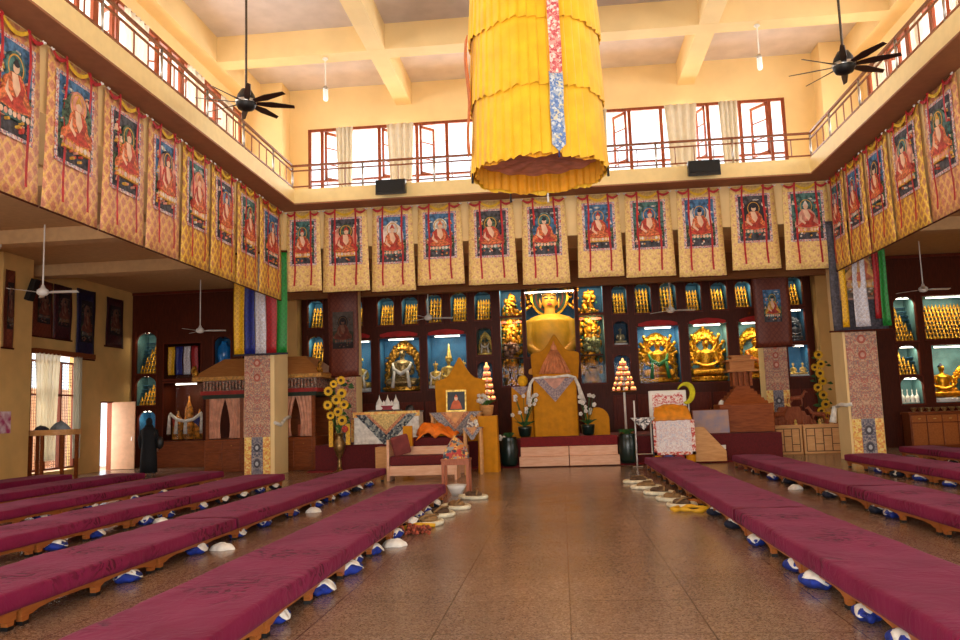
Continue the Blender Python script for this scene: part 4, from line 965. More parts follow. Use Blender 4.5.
o=rest.build('golden_statuettes',STG,smooth=True); tag(o,'remaining rows of tiny golden statuettes in the aisle niches','statuettes',GR); o['kind']='stuff'
for o in list(COL.objects):
    pass

# ------------------------------------------------------------------ statues etc. in left aisle cabinet
t=thing('scarf_shrine','orange shrine draped with white scarves and flags in the left aisle cabinet','shrine',(-13.85,28.75,.97))
g=MB()
for (x,h,w) in ((-.42,1.05,.22),(0,1.6,.2),(.42,1.1,.22)): g.lathe([(w,.0),(w*.9,.5),(w*.7,h*.7),(w*.25,h*.85),(.02,h)],x,.1,12)
g.build('cone',mat('orange_gold_cloth','d08424',.6,var=.4,scale=10),t,smooth=True)
g=MB(); g.tube([(-.62,-.15,.95),(-.3,-.2,.72),(0,-.22,.66),(.3,-.2,.72),(.62,-.15,.95)],.06,8)
for x in (-.62,-.35,0,.62): g.tube([(x,-.18,.9 if abs(x)>.5 else .7),(x*1.03,-.2,.2)],[.05,.08],8)
g.build('scarf',WHITE,t,smooth=True)
g=MB(); g.add([(-.55,-.12,.9),(-.2,-.14,.7),(-.5,-.13,.45)],[(0,1,2)],0); g.add([(.55,-.12,.9),(.2,-.14,.7),(.5,-.13,.45)],[(0,1,2)],1); g.build('flag',[PRED,SB],t,solid=.01)
t=thing('stripe_banner','yellow, blue, white and red cloth strips hung in the left aisle cabinet','banner',(-13.9,28.5,4.4))
for i,(m,n) in enumerate([(SY,'yellow_strip'),(SB,'blue_strip'),(SW,'white_strip'),(SR,'red_strip')]): cloth_strip(.26,1.05,m,n,t,(-.48+.3*i,0,0),i)
g=MB(); g.box(-1.2,1.2,-.3,.3,0,.85); g.box(-1.25,1.25,-.33,.33,.85,.92)
tag(g.build('sideboard',MIDW,loc=(-13.3,27.95,0),bevel=.01),'brown wood sideboard behind the person in black','sideboard')
t=thing('blue_vase','glossy blue vase standing high in the left aisle cabinet','vase',(-12.4,28.65,3.62)); MB().lathe([(.12,0),(.2,.1),(.27,.4),(.24,.7),(.1,.85),(.12,.92)],n=18).build('vase_body',mat('bright_blue_glaze','1c74c0',.2),t,smooth=True)

# ------------------------------------------------------------------ right aisle chest with bowls
t=thing('drawer_chest','long orange-brown chest with drawers under the right aisle cabinet','chest',(13.25,27.9,0))
MB().box(-1.95,1.95,-.3,.3,0,1.08).build('carcass',MIDW,t,bevel=.01); MB().box(-2,2,-.34,.32,1.08,1.15).build('top',MIDW,t)
for k in range(8):
    a=-1.9+k*.48; d=MB().box(a,a+.44,-.33,-.3,.82,1.04).build('drawer',BENCHW,t,bevel=.008); MB().ell((a+.22,-.35,.93),(.05,.02,.015),8,5).build('knob',GOLDL,d)
    e=MB().box(a,a+.44,-.33,-.3,.08,.78).build('cabinet_door',BENCHW,t,bevel=.01)
pb=None
for k in range(12):
    if pb is None:
        pb=MB().lathe([(.05,0),(.04,.02),(.09,.1),(.1,.14),(.085,.135),(.04,.04)],n=14).build('offering_bowl',mat('brass_bowl','9c8458',.3,.8),loc=(11.5+k*.24,27.75,1.15),smooth=True); o=pb
    else: o=pb.copy(); COL.objects.link(o); o.location=(11.5+k*.24,27.75,1.15)
    tag(o,'brass offering bowl on the right aisle chest, %s from the left'%ORD[k],'bowl','row of offering bowls on the chest')

# ------------------------------------------------------------------ dais steps, thrones
t=thing('altar_steps','two pale wood steps with red carpet top before the central throne','steps',(.16,23.1,0))
[(MB().box(a*1.42-.70,a*1.42+.70,-.15,.25,.03,.3).build('lower_step',PINKW,t,bevel=.01), MB().box(a*1.38-.68,a*1.38+.68,.0,.25,.3,.57).build('upper_step',PINKW,t,bevel=.01)) for a in (-.5,.5)]
MB().box(-1.38,1.38,.05,.6,.57,.84).build('carpet',RUG,t,bevel=.02)
t=thing('central_throne','tall central throne draped in ochre satin with pointed backrest','throne',(-.08,24.6,.79))
def drape_box(x0,x1,y0,y1,z0,z1,amp=.012,f=9):
    g=MB(); pts=[(x0,y1),(x0,y0),(x1,y0),(x1,y1)]
    L=[0]; 
    for a,b in zip(pts,pts[1:]): L.append(L[-1]+math.dist(a,b))
    def fn(u,v):
        s=u*L[-1]
        for i in range(3):
            if s<=L[i+1]+1e-9: 
                k=(s-L[i])/(L[i+1]-L[i]); x=pts[i][0]+(pts[i+1][0]-pts[i][0])*k; y=pts[i][1]+(pts[i+1][1]-pts[i][1])*k; break
        o=amp*math.sin(s*f*1.7)*(v)+amp*.6*math.sin(s*f*3.1+1)*v
        if i==1: y-=o+.02*v
        elif i==0: x-=o+.02*v
        else: x+=o+.02*v
        return (x,y,z1+(z0-z1)*v)
    g.grid(fn,90,5); g.box(x0,x1,y0,y1,z1-.03,z1); return g
drape_box(-.74,.55,-.4,.7,0,1.72).build('satin_drape',OCHRE,t,smooth=False)
g=MB(); 
def throne_back(w,h,zs):  # ogee crest: shoulder at zs, point at h
    s=w/2
    return [(-s*.92,0),(-s,zs*.9),(-s,zs),(-s*.82,zs+.02*h),(-s*.6,zs+(h-zs)*.12),(-s*.42,zs+(h-zs)*.28),(-s*.28,zs+(h-zs)*.5),(-s*.14,zs+(h-zs)*.78),(-s*.04,zs+(h-zs)*.96),(0,h),(s*.04,zs+(h-zs)*.96),(s*.14,zs+(h-zs)*.78),(s*.28,zs+(h-zs)*.5),(s*.42,zs+(h-zs)*.28),(s*.6,zs+(h-zs)*.12),(s*.82,zs+.02*h),(s,zs),(s,zs*.9),(s*.92,0)]
g.prism([(x,max(z,1.75)) if z<.01 else (x,z) for x,z in throne_back(1.52,3.2,2.58)],.72,.86); g.build('backrest',OCHRE,t,bevel=.03,loc=(-.06,0,0)); MB().box(-.5,.4,.74,.84,0,1.8).build('backrest_post',DARKW,t)
MB().box(-.68,.5,-.3,.68,1.72,1.9).build('seat_cushion',OCHRE,t,bevel=.05)
PURP=flecks('purple_brocade',['887880','a08c90','7a6a74','b09a90','8c7880'],30)
g=MB(); g.prism([(-.72,1.76),(.54,1.76),(.25,1.45),(-.09,1.05),(-.43,1.45)],-.47,-.455); g.build('corner_cloth',PURP,t)
g=MB(); g.prism([(-.42,1.76),(.24,1.76),(.06,1.55),(-.09,1.43),(-.24,1.55)],-.485,-.47); g.build('cloth_centre',mat('pink_silk','c8907c',.6),t)
g=MB(); g.tube([(-.9,-.42,1.0),(-.88,-.44,1.35),(-.82,-.44,1.62),(-.72,-.42,1.76),(-.4,-.44,1.8),(-.1,-.44,1.79),(.3,-.42,1.83),(.52,-.42,1.76),(.62,-.44,1.5),(.68,-.44,1.25),(.74,-.42,1.0)],[.07,.06,.045,.045,.04,.035,.045,.045,.05,.07,.09],10)
g.build('white_scarf',WHITE,t,smooth=True)
t=thing('folded_robe','salmon orange robe folded into a peaked cone on the central throne','robe',(-.16,24.75,2.69))
g=MB(); g.lathe([(.38,0),(.35,.12),(.28,.35),(.2,.56),(.1,.66),(.08,.7),(.1,.78),(.08,.86),(.03,.95),(.01,1.02)],n=28,sy=.55)
o=g.build('robe_cloth',mat('salmon_robe','dc8a58',.7,bump=.8,scale=7),t,smooth=True)
g=MB()
for k in range(9): a=PI+.3+k*.32; g.tube([(.1*math.cos(a),.06*math.sin(a),.75),(.32*math.cos(a),.2*math.sin(a),.36),(.48*math.cos(a),.29*math.sin(a),.02)],[.012,.03,.03],6)
g.build('folds',mat('salmon_robe','b8622c',.7),t,smooth=True)
def draped_stand(name,label,x,y,w,d,h,tri=None,arch=False,top=None,z=.79):
    q=thing(name,label,'pedestal',(x,y,z),0,'ochre draped pedestals beside the throne')
    if arch: 
        g=MB(); pts=[(-w/2,0)]+[(-w/2*math.cos(a),h*.55+h*.45*math.sin(a)) for a in [PI*j/14 for j in range(15)]]+[(w/2,0)]
        g.prism(pts,-d/2,d/2); g.build('satin_drape',OCHRE,q,bevel=.03)
    else: drape_box(-w/2,w/2,-d/2,d/2,0,h).build('satin_drape',OCHRE,q)
    if tri: MB().prism([(-w/2,h),(w/2,h),(0,h-.28)],-d/2-.05,-d/2-.035).build('corner_cloth',PURP,q)
    return q
draped_stand('draped_pedestal','narrow ochre draped pedestal left of the central throne',-1.18,24.7,.62,.5,1.55,True)
draped_stand('draped_pedestal','rounded ochre draped pedestal right of the central throne',1.05,24.5,.72,.5,.85,False,True)
o=MB().ell((0,0,.18),(.16,.14,.18),14,10).build('yellow_hat',mat('bright_yellow_felt','f0b810',.8,bump=.6,scale=12),loc=(-1.15,24.7,2.34),smooth=True); tag(o,'bright yellow rounded hat on the pedestal left of the throne','hat')
def blooms(name,label,loc,n,spread,h,m,leaf=True,r=.05,seed=1,pot=True,cat='flowers',potm=None):
    q=thing(name,label,cat,loc); rr=random.Random(seed); z0=0
    if pot: MB().lathe([(.13,0),(.17,.05),(.2,.24),(.21,.3),(.18,.31)],n=16).build('pot',potm or POT,q,smooth=True); z0=.3
    lf=MB(); st=MB()
    for k in range(n):
        x=rr.uniform(-1,1)*spread; z=z0+rr.uniform(.35,1)*h; y=rr.uniform(-.1,.1)
        st.tube([(0,0,z0-.02),(x*.4,y*.5,z*.6),(x,y,z)],.008,5)
        g=MB()
        for j in range(5): a=j*2*PI/5; g.ell((x+.7*r*math.cos(a),y-.02,z+.7*r*math.sin(a)),(r*.6,r*.35,r*.6),6,4)
        g.build('flower',m,q,smooth=True)
        if leaf:
            a=rr.uniform(0,6.28); L=rr.uniform(.15,.35)
            lf.add([(0,0,z0),(L*.5*math.cos(a)-.03,L*.3*math.sin(a),z0+.12),(L*math.cos(a),L*.5*math.sin(a),z0+.16),(L*.5*math.cos(a)+.03,L*.3*math.sin(a)+.03,z0+.1)],[(0,1,2,3)])
    st.build('stems',GREEN,q)
    if leaf: lf.build('leaves',GREEN,q,solid=.005)
    return q
ORCH=mat('white_petals','e4dcd4',.7)
blooms('potted_orchid','white orchid in dark pot left of the central throne',(-1.1,23.9,.84),16,.38,.95,ORCH,seed=2)
blooms('potted_orchid','white orchid in dark pot right of the central throne',(.75,23.9,.84),16,.22,.9,ORCH,seed=3)
def big_pot(x,label):
    q=thing('green_planter',label,'planter',(x,23.15,.05)); MB().lathe([(.19,0),(.24,.1),(.27,.45),(.25,.7),(.22,.78),(.24,.82),(.2,.82),(.18,.7)],n=24).build('pot',POT,q,smooth=True)
    g=MB(); rr=random.Random(int(x*9))
    for k in range(30): a=rr.uniform(0,6.28); L=rr.uniform(.1,.28); g.add([(0,0,.72),(L*.5*math.cos(a)-.02,L*.5*math.sin(a),.95),(L*math.cos(a),L*math.sin(a),.86+rr.uniform(-.05,.1)),(L*.5*math.cos(a)+.03,L*.5*math.sin(a)+.02,.9)],[(0,1,2,3)])
    g.build('leaves',GREEN,q,solid=.004)
big_pot(-1.55,'dark green glazed planter left of the altar steps'); big_pot(1.82,'dark green glazed planter right of the altar steps')
o=blooms('lily','single white lily leaning from the left green planter',(-1.78,23.05,.75),3,.12,.2,ORCH,False,.07,9,False)

# butter-lamp towers
GLOW=mat('lamp_flame_glow','ffb060',.4,emit=3.5); 
def lamp_tower(x,y,z0,zb,zt,wb,label):
    q=thing('lamp_tower',label,'lamp stand',(x,y,z0),0,'tiered butter-lamp towers')
    MB().tube([(0,0,0),(0,0,zt-z0)],.035,10).build('pole',WPAINT,q,smooth=True); MB().lathe([(.2,0),(.2,.04),(.05,.08)],n=16).build('base',GOLDD,q,smooth=True)
    n=6
    for k in range(n):
        z=zb-z0+(zt-zb)*k/(n-.3); r=wb/2*(1-k/(n+.6)); m=max(4,9-k)
        tr=MB().lathe([(r*.4,z-.03),(r,z),(r*.98,z+.02),(.03,z+.02)],n=20).build('tier_tray',GOLDD,q,smooth=True)
        g=MB()
        for j in range(m):
            a=2*PI*j/m+k*.4; g.lathe([(.022,z+.02),(.045,z+.06),(.048,z+.085)],r*.85*math.cos(a),r*.85*math.sin(a),8,0)
            g.ell((r*.85*math.cos(a),r*.85*math.sin(a),z+.1),(.026,.026,.035),6,4,1)
        g.build('lamps',[mat('rose_glass_cup','e88c64',.3,emit=.5),GLOW],tr)
    MB().ell((0,0,zt-z0+.05),(.03,.03,.07),8,6).build('flame_finial',GLOW,q)
lamp_tower(1.93,24.9,.8,2.1,3.0,.78,'tall butter-lamp tower glowing right of the central throne')
lamp_tower(-2.22,24.3,.8,1.95,3.0,.5,'butter-lamp tower glowing between the left throne and central throne')

# left throne
t=thing('left_throne','ochre throne with pointed backrest behind the framed portrait','throne',(-3.0,23.75,.78))
MB().prism(throne_back(1.52,2.5,1.78),.12,.24).build('backrest',OCHRE,t,bevel=.03)
drape_box(-.7,.7,-.3,.1,0,.72).build('satin_drape',OCHRE,t)
TRI=flecks('grey_patterned_cloth',['74747c','948e90','605e68','a8a098','84747c'],40)
TRO=flecks('copper_patterned_cloth',['b8744c','c88860','a86444','d49c74'],36)
def tri_cloth(parent,w,h,y,z):
    MB().prism([(-w/2,0),(w/2,0),(w*.06,-h),(-w*.06,-h)],y-.008,y,0).build('corner_cloth',TRI,parent,loc=(0,0,z))
    MB().prism([(-w*.3,0),(w*.3,0),(0,-h*.66)],y-.02,y-.008,0).build('cloth_inset',TRO,parent,loc=(0,0,z))
    MB().prism([(-w*.2,0),(w*.2,0),(0,-h*.45)],y-.03,y-.02,0).build('cloth_centre',mat('apricot_silk','e0a060',.6),parent,loc=(0,0,z))
t=thing('left_throne_table','small table with grey triangular cloth bearing the framed portrait','table',(-2.98,22.7,0))
g=MB(); g.box(-.72,.72,-.25,.25,1.56,1.62); g.build('tabletop',LIGHTW,t)
for x in (-.66,.66):
    for y in (-.2,.2): MB().box(x-.035,x+.035,y-.035,y+.035,0,1.56).build('leg',LIGHTW,t)
tri_cloth(t,1.4,.72,-.26,1.63)
MB().box(-.73,.73,-.27,.26,1.62,1.635).build('runner',TRI,t)
t=thing('framed_portrait','gold framed portrait of a seated figure on the left throne table','picture',(-2.97,22.65,1.64)); t.rotation_euler[0]=-.08
g=MB(); g.box(-.29,.29,0,.04,0,.05); g.box(-.29,.29,0,.04,.57,.62); g.box(-.29,-.25,0,.04,.05,.57); g.box(.25,.29,0,.04,.05,.57); g.build('picture_frame',GOLDL,t)
g=MB(); g.box(-.25,.25,.01,.03,.05,.57,0); g.prism([(-.17,.08),(-.12,.25),(-.06,.33),(.06,.33),(.12,.25),(.17,.08)],.0,.01,1); g.prism(ellp(0,.38,.05,.065),-.002,.01,2); g.prism([(-.06,.4),(0,.5),(.06,.4),(0,.42)],-.004,.01,1)
g.build('picture',[mat('portrait_backdrop','26303a',.5),mat('portrait_robe','d0643a',.6),PSK],t)
t=thing('orange_robe','bright orange robe draped over the left throne seat','robe',(-3.42,21.9,1.0))
g=MB()
def fn(u,v):
    e=math.sin(PI*min(1,max(0,u)))**.5; x=(u-.5)*1.05+.05*math.sin(v*9); y=(v-.5)*.7; z=(.42-.3*u)*math.sin(PI*(.15+.7*v))*e+.05*abs(math.sin(u*13+v*5))+.16*noise.noise((u*4.5,v*4.5,2))*e-.35*max(0,(.3-v))*(1+.5*math.sin(u*17))
    return (x,y,z)
g.grid(fn,26,18); g.build('robe_cloth',ORANGE,t,solid=.03,smooth=True)
t=thing('throne_seat','pale wood seat with maroon cushions below the orange robe','seat',(-3.35,22.0,0))
MB().box(-.8,.75,-.35,.35,0,.72).build('seat_box',PINKW,t,bevel=.02); MB().box(-.78,.73,-.36,.36,.72,.98).build('cushion',MAROON,t,bevel=.05)
drape_box(-.95,-.7,-.45,-.36,0.1,1.3).build('side_drape',OCHRE,t)
# armchair settee
t=thing('wooden_settee','low wooden settee with maroon seat and one square cushion','settee',(-3.5,19.9,0))
MB().box(-.82,-.76,-.35,.35,0,1.0).build('arm_panel',PINKW,t,bevel=.01); MB().box(.85,.91,-.35,.35,0,.6).build('arm_panel',PINKW,t,bevel=.01)
MB().box(-.76,.85,-.34,-.3,.12,.36).build('front_rail',PINKW,t,bevel=.008); MB().box(-.76,.85,.3,.34,.12,.8).build('back_panel',PINKW,t)
MB().box(-.75,.84,-.36,.3,.36,.6).build('seat_cushion',MAROON,t,bevel=.05)
o=MB().box(-.22,.22,-.06,.06,-.25,.25).build('square_cushion',mat('dusty_maroon','7c3430',.85,bump=.3),loc=(-4.0,19.75,.86),bevel=.05); o.rotation_euler=(.25,-.25,.3); tag(o,'dusty maroon square cushion leaning on the settee arm','cushion')
# small stools with cloth mounds
def stool(x,y,w,h,label,m):
    q=thing('wooden_stool',label,'stool',(x,y,0))
    MB().box(-w/2,w/2,-w*.4,w*.4,h-.04,h).build('top',m,q,bevel=.005)
    for a in (-1,1):
        for b in (-1,1): MB().box(a*(w/2-.04)-.028,a*(w/2-.04)+.028,b*(w*.4-.04)-.028,b*(w*.4-.04)+.028,0,h-.04).build('leg',m,q)
    g=MB(); g.box(-w/2+.04,w/2-.04,-w*.4+.02,-w*.4+.05,h-.12,h-.04); g.box(-w/2+.04,w/2-.04,w*.4-.05,w*.4-.02,h-.12,h-.04); g.build('apron',m,q); return q
STW=wood('stool_wood','8c4a2c','a86040',.4)
stool(-2.1,15.8,.56,.72,'small brown stool at the end of the left aisle bench',STW)
def mound(x,y,z,w,h,label,mats,seed=0,name='cloth_mound',cat='cloth'):
    g=MB()
    def fn(u,v):
        a=u*2*PI; t_=v*PI/2; r=w/2*(math.cos(t_)**(.8 if h<.2 else 1.9))*(1+.14*math.sin(a*5+seed)*(1-v)); return (r*math.cos(a),r*math.sin(a)*.75,h*math.sin(t_)*(1+.12*math.sin(a*3+seed)*(1-v))+.25*h*noise.noise((math.cos(a)*2+seed,math.sin(a)*2,v*3))*v)
    g.grid(fn,40,8); o=g.build(name,mats,loc=(x,y,z),smooth=True); tag(o,label,cat); return o
mound(-2.12,15.8,.72,.5,.42,'peaked heap of patterned grey and orange cloth on the small stool',flecks('stool_cloth',['50525c','c8803c','8c8c8c','e0b060','b03830','383c48'],16),1)
o=MB().lathe([(.1,0),(.16,.12),(.2,.2),(.18,.2),(.14,.12)],n=16).build('white_basin',WPAINT,loc=(-2.12,15.9,.0),smooth=True); tag(o,'white basin on the floor under the small brown stool','basin')
t=stool(-2.35,21.2,.5,1.2,'tall side stand with patterned cloth beside the left throne',LIGHTW); tri_cloth(t,.5,.32,-.22,1.22)
MB().box(-.26,.26,-.21,.21,1.2,1.22).build('runner',TRI,t)
mound(-2.35,21.2,1.22,.3,.36,'small heap of ornaments on the tall side stand',flecks('ornament_heap',['c8c0b8','c89048','786c70','e8e0d0'],18),3,'ornament_heap','ornaments')
draped_stand('draped_pedestal','ochre draped pedestal at the left throne, nearer the aisle',-2.0,21.9,.5,.5,1.5,z=0)
blooms('flower_basket','white flowers in a box under the left butter-lamp tower',(-2.2,23.75,1.5),14,.25,.3,ORCH,seed=11,potm=LIGHTW)
o=MB().box(-.3,.3,-.2,.2,0,.72).build('flower_plinth',LIGHTW,loc=(-2.2,23.75,.78),bevel=.01); tag(o,'pale wood plinth under the flower box','plinth')

# white altar table at left
t=thing('altar_table','white clothed altar table with grey and gold triangular cloth','table',(-5.15,23.7,.78))
drape_box(-.98,.98,-.32,.32,0,.9,.006).build('white_cloth',WHITE,t)
MB().box(-1.0,1.0,-.34,.34,.9,.94).build('tabletop',TRI,t); 
MB().box(-1.0,1.0,-.352,-.34,.78,.94).build('cloth_border',YPAT,t)
q=bpy.data.objects.new('x',None)
MB().prism([(-.92,0),(.92,0),(.08,-.88),(-.08,-.88)],-.36,-.352).build('corner_cloth',flecks('slate_patterned_cloth',['3c4654','6c7478','a0a49c','28303c'],16),t,loc=(0,0,.86))
MB().prism([(-.62,0),(.62,0),(0,-.6)],-.375,-.36).build('cloth_inset',TRO,t,loc=(0,0,.86))
MB().prism([(-.5,0),(.5,0),(0,-.48)],-.39,-.375).build('cloth_centre',mat('straw_silk','d8b870',.6,var=.2,scale=20),t,loc=(0,0,.86))
t=thing('white_crown_stand','white crown-shaped stand with three spires and red panel on altar table','ornament',(-5.15,23.6,1.72))
g=MB(); g.box(-.34,.34,-.08,.08,0,.2)
for x in (-.25,0,.25): g.lathe([(.07,.2),(.09,.26),(.05,.34),(.02,.4),(.0,.5)],x,0,10)
for x in (-.3,-.12,.12,.3): g.lathe([(.04,.2),(.05,.24),(.02,.3),(0,.33)],x,0,8)
g.build('crown_body',WPAINT,t,smooth=False); MB().prism([(-.2,.03),(-.13,.1),(-.2,.17),(.2,.17),(.13,.1),(.2,.03)],-.095,-.08).build('red_panel',mat('crown_red','8c1428',.6),t)
o=mound(-4.5,23.7,1.72,.26,.16,'small dark bowl of offerings at the right end of altar table',mat('dark_bowl','241c1c',.4),5,'offering_heap','offering')
for i,x in enumerate((-5.45,-5.05,-4.75)):
    pass
MB_=MB().box(-.5,.5,-.06,.06,0,.05); tag(MB_.build('book_stand',mat('dark_lacquer','30140c',.3),loc=(-5.2,23.42,1.72)),'low dark lacquer stand with offerings on the altar table','stand')
t=thing('low_side_cabinet','plain pale wooden box in front of the altar dais','cabinet',(-4.75,22.6,0)); MB().box(-.5,.4,-.3,.3,0,.72).build('carcass',LIGHTW,t,bevel=.01); MB().box(-.44,.34,-.32,-.3,.08,.66).build('cabinet_door',LIGHTW,t)

# brass vase with sunflowers
def sunflowers(loc,label,pts,seed,vase=True):
    q=thing('sunflower_arrangement',label,'flowers',loc)
    if vase: MB().lathe([(.2,0),(.2,.03),(.09,.08),(.05,.2),(.06,.32),(.04,.4),(.09,.5),(.16,.7),(.17,.85),(.1,1.0),(.12,1.1),(.16,1.15),(.1,1.12)],n=24).build('vase',mat('aged_brass','8c6c40',.35,.8,var=.3,scale=10),q,smooth=True)
    PY=mat('sunflower_yellow','e8b410',.6); PC=mat('sunflower_centre','3c2810',.8)
    st=MB()
    for (x,z,r) in pts:
        r*=1.12
        st.tube([(0,0,1.0 if vase else 0),(x*.5,-.02,(z+1)/2),(x,-.08,z)],.012,6)
        f=MB()
        for k in range(14):
            a=2*PI*k/14; c,s=math.cos(a),math.sin(a)
            f.add([(x+.4*r*c-.16*r*s,-.1,z+.4*r*s+.16*r*c),(x+r*c,-.13,z+r*s),(x+.4*r*c+.16*r*s,-.1,z+.4*r*s-.16*r*c)],[(0,1,2)],0)
        f.lathe([(0,0)],n=3) if 0 else None
        f.prism(ellp(x,z,.8*r,.8*r,16),-.105,-.09,0); f.prism(ellp(x,z,.3*r,.3*r,14),-.145,-.1,1)
        f.build('sunflower',[PY,PC],q,solid=.004)
    st.build('stems',GREEN,q); lf=MB(); rr=random.Random(seed)
    for k in range(24):
        x=rr.uniform(-.3,.3); z=rr.uniform(min(p[1] for p in pts)-.2,max(p[1] for p in pts)); s=rr.uniform(.08,.14); lf.add([(x,-.02,z),(x+s,-.05,z+s*.4),(x+s*1.6,-.04,z-.04),(x+s*.8,-.02,z-s*.4)],[(0,1,2,3)])
    lf.build('leaves',GREEN,q,solid=.004); return q
t=sunflowers((-6.4,22.75,.0),'brass vase of sunflowers standing left of the white altar table',[(-.28,2.35,.14),(.1,2.65,.13),(-.05,2.1,.15),(.12,2.28,.15),(-.3,1.95,.14),(.0,1.75,.14),(.18,1.95,.14),(-.22,1.65,.12),(.12,1.5,.15),(-.12,2.55,.12)],3)
MB().box(-.3,-.18,-.03,.03,.75,1.5).build('yellow_scarf',SY,t); MB().box(.2,.32,-.03,.03,.8,1.4).build('yellow_scarf',SY,t)
MB().ell((.2,-.12,1.25),(.1,.06,.1),8,6).build('red_bloom',PRED,t,smooth=True)
o=MB().box(-.35,.35,-.35,.35,0,.0).build('tmp',RUG); COL.objects.unlink(o)
t=sunflowers((8.3,26.95,0),'tall string of sunflowers behind the right hall pillar',[(0.05,3.1,.15),(.1,2.8,.14),(-.1,2.7,.12),(.05,2.5,.15),(.12,2.25,.14),(-.05,2.05,.14),(.1,1.8,.15),(.15,1.5,.15),(0,1.3,.13),(.2,1.12,.16)],8)

# ------------------------------------------------------------------ wooden pavilion left
t=thing('wooden_pavilion','large wooden mandala pavilion with pink curtains and tent roof','pavilion',(-9.45,25.6,0))
w,d=3.6,2.2
CARV=wood('carved_brown','a86c38','bc8048',.5,'x')
MB().box(-w/2,w/2,-d/2,d/2,.0,1.02).build('base_cabinet',MIDW,t,bevel=.02)
for k in range(6):
    a=-w/2+.06+k*(w-.12)/6; b=a+(w-.12)/6-.05
    x=MB().box(a,b,-d/2-.03,-d/2,.68,.96).build('drawer',MIDW,t,bevel=.01); MB().ell(((a+b)/2,-d/2-.045,.82),.02,8,5).build('knob',GOLDD,x)
    y=MB(); y.box(a,b,-d/2-.03,-d/2,.08,.62); y.box(a+.08,b-.08,-d/2-.05,-d/2-.03,.15,.55); y.build('cabinet_door',MIDW,t,bevel=.01)
PIV=MB()
for x in (-w/2+.08,-w/6,w/6,w/2-.08):
    for y in (-d/2+.08,d/2-.08): MB().box(x-.05,x+.05,y-.05,y+.05,1.02,2.3).build('post',MIDW,t)
CP=mat('pink_gauze','d89c80',.85,var=.1)
for s in (-1,1):
    for (a,b) in ((-w/2+.1,-w/6),(w/6,w/2-.1),(-w/6,w/6)):
        g=MB(); lo=.12
        def fn(u,v,a=a,b=b,s=s):
            wv=(b-a)*.5*(1-.3*math.sin(v*PI*.7)); x=(a+wv*u) if s<0 else (b-wv*u); return (x,-d/2+.05+.02*math.sin(u*28),2.3-1.25*v)
        g.grid(fn,30,6); g.build('curtain',CP,t,solid=.006)
MB().box(-w/2+.1,w/2-.1,d/2-.1,d/2-.06,1.02,2.3).build('back_panel',MIDW,t)
MB().box(-w/2-.05,w/2+.05,-d/2-.05,d/2+.05,2.3,2.42).build('green_cornice',mat('dark_green_paint','1c2c1c',.6),t)
MB().box(-w/2-.1,w/2+.1,-d/2-.1,d/2+.1,2.42,2.54).build('red_cornice',mat('cornice_red','9c2018',.6),t)
g=MB()
for k in range(34):
    x=-w/2+.05+k*(w-.1)/33; g.box(x-.03,x+.03,-d/2-.16,-d/2-.02,2.56,2.82)
g.box(-w/2-.04,w/2+.04,-d/2-.02,d/2+.02,2.54,2.86)
g.build('bracket_frieze',flecks('painted_frieze',['b8a494','6c4c44','98806c','b87058','50443c'],24),t)
g=MB(); g.box(-w/2-.28,w/2+.28,-d/2-.28,d/2+.28,2.86,2.98); n=46
for k in range(n): x=-w/2-.26+k*(w+.52)/(n-1); g.tube([(x,-d/2-.3,2.9),(x,-d/2-.24,2.9)],.035,8)
g.build('eave_beam',mat('eave_gold','c89040',.5,var=.2,scale=14),t)
g=MB(); g.frustum((0,0),w+.6,d+.6,w-.7,d-.7,2.98,3.5); g.frustum((0,0),w-.7,d-.7,w-.9,d-.9,3.5,3.58); g.build('roof',CARV,t)
for s in (-1,1):
    g=MB(); g.lathe([(.06,3.0),(.1,3.1),(.05,3.2),(.02,3.35)],s*(w/2+.2),-d/2-.2,10)
    for k in range(5): g.ell((s*(w/2+.25)+.03*math.cos(k*1.3),-d/2-.25,3.05+.06*k),.06,8,5)
    g.build('corner_ornament',GOLDD,t,smooth=True)
g=MB(); g.box(-.95,-.35,-.1,.1,1.03,1.5); g.box(.9,1.4,-.1,.1,1.03,1.4); g.build('inner_shrine',mat('orange_red_wood','c05a30',.5),t)

# right: wooden tower, carved group, fretted cabinets
t=thing('wooden_tower','carved wooden stupa tower on stepped base right of the ritual chair','tower',(5.45,25.0,.0))
TW=wood('tower_wood','7c3812','9c5220',.45,'x')
g=MB(); g.box(-.78,.78,-.5,.5,.0,1.6); g.build('base_cabinet',TW,t,bevel=.02)
g=MB()
for k in range(6): s=1-.13*k; g.frustum((0,0),1.3*s,.95*s,1.24*s,.9*s,1.6+k*.09,1.69+k*.09)
g.build('stepped_tiers',TW,t)
g=MB()
for x in (-.25,-.08,.08,.25):
    for y in (-.2,.2): g.box(x-.035,x+.035,y-.035,y+.035,2.14,2.56)
g.box(-.2,.2,-.12,.12,2.14,2.56); g.build('colonnade',TW,t)
g=MB(); g.box(-.45,.45,-.35,.35,2.56,2.62); g.box(-.36,.36,-.28,.28,2.62,2.88); g.box(-.46,.46,-.36,.36,2.88,2.93); g.box(-.28,.28,-.22,.22,2.93,3.02); g.box(-.34,.34,-.26,.26,3.02,3.06); g.build('roof_tiers',wood('tower_light_wood','a86834','c08048',.45,'x'),t)
RBX=wood('fretted_oak','dca066','ecb87c',.4,'x')
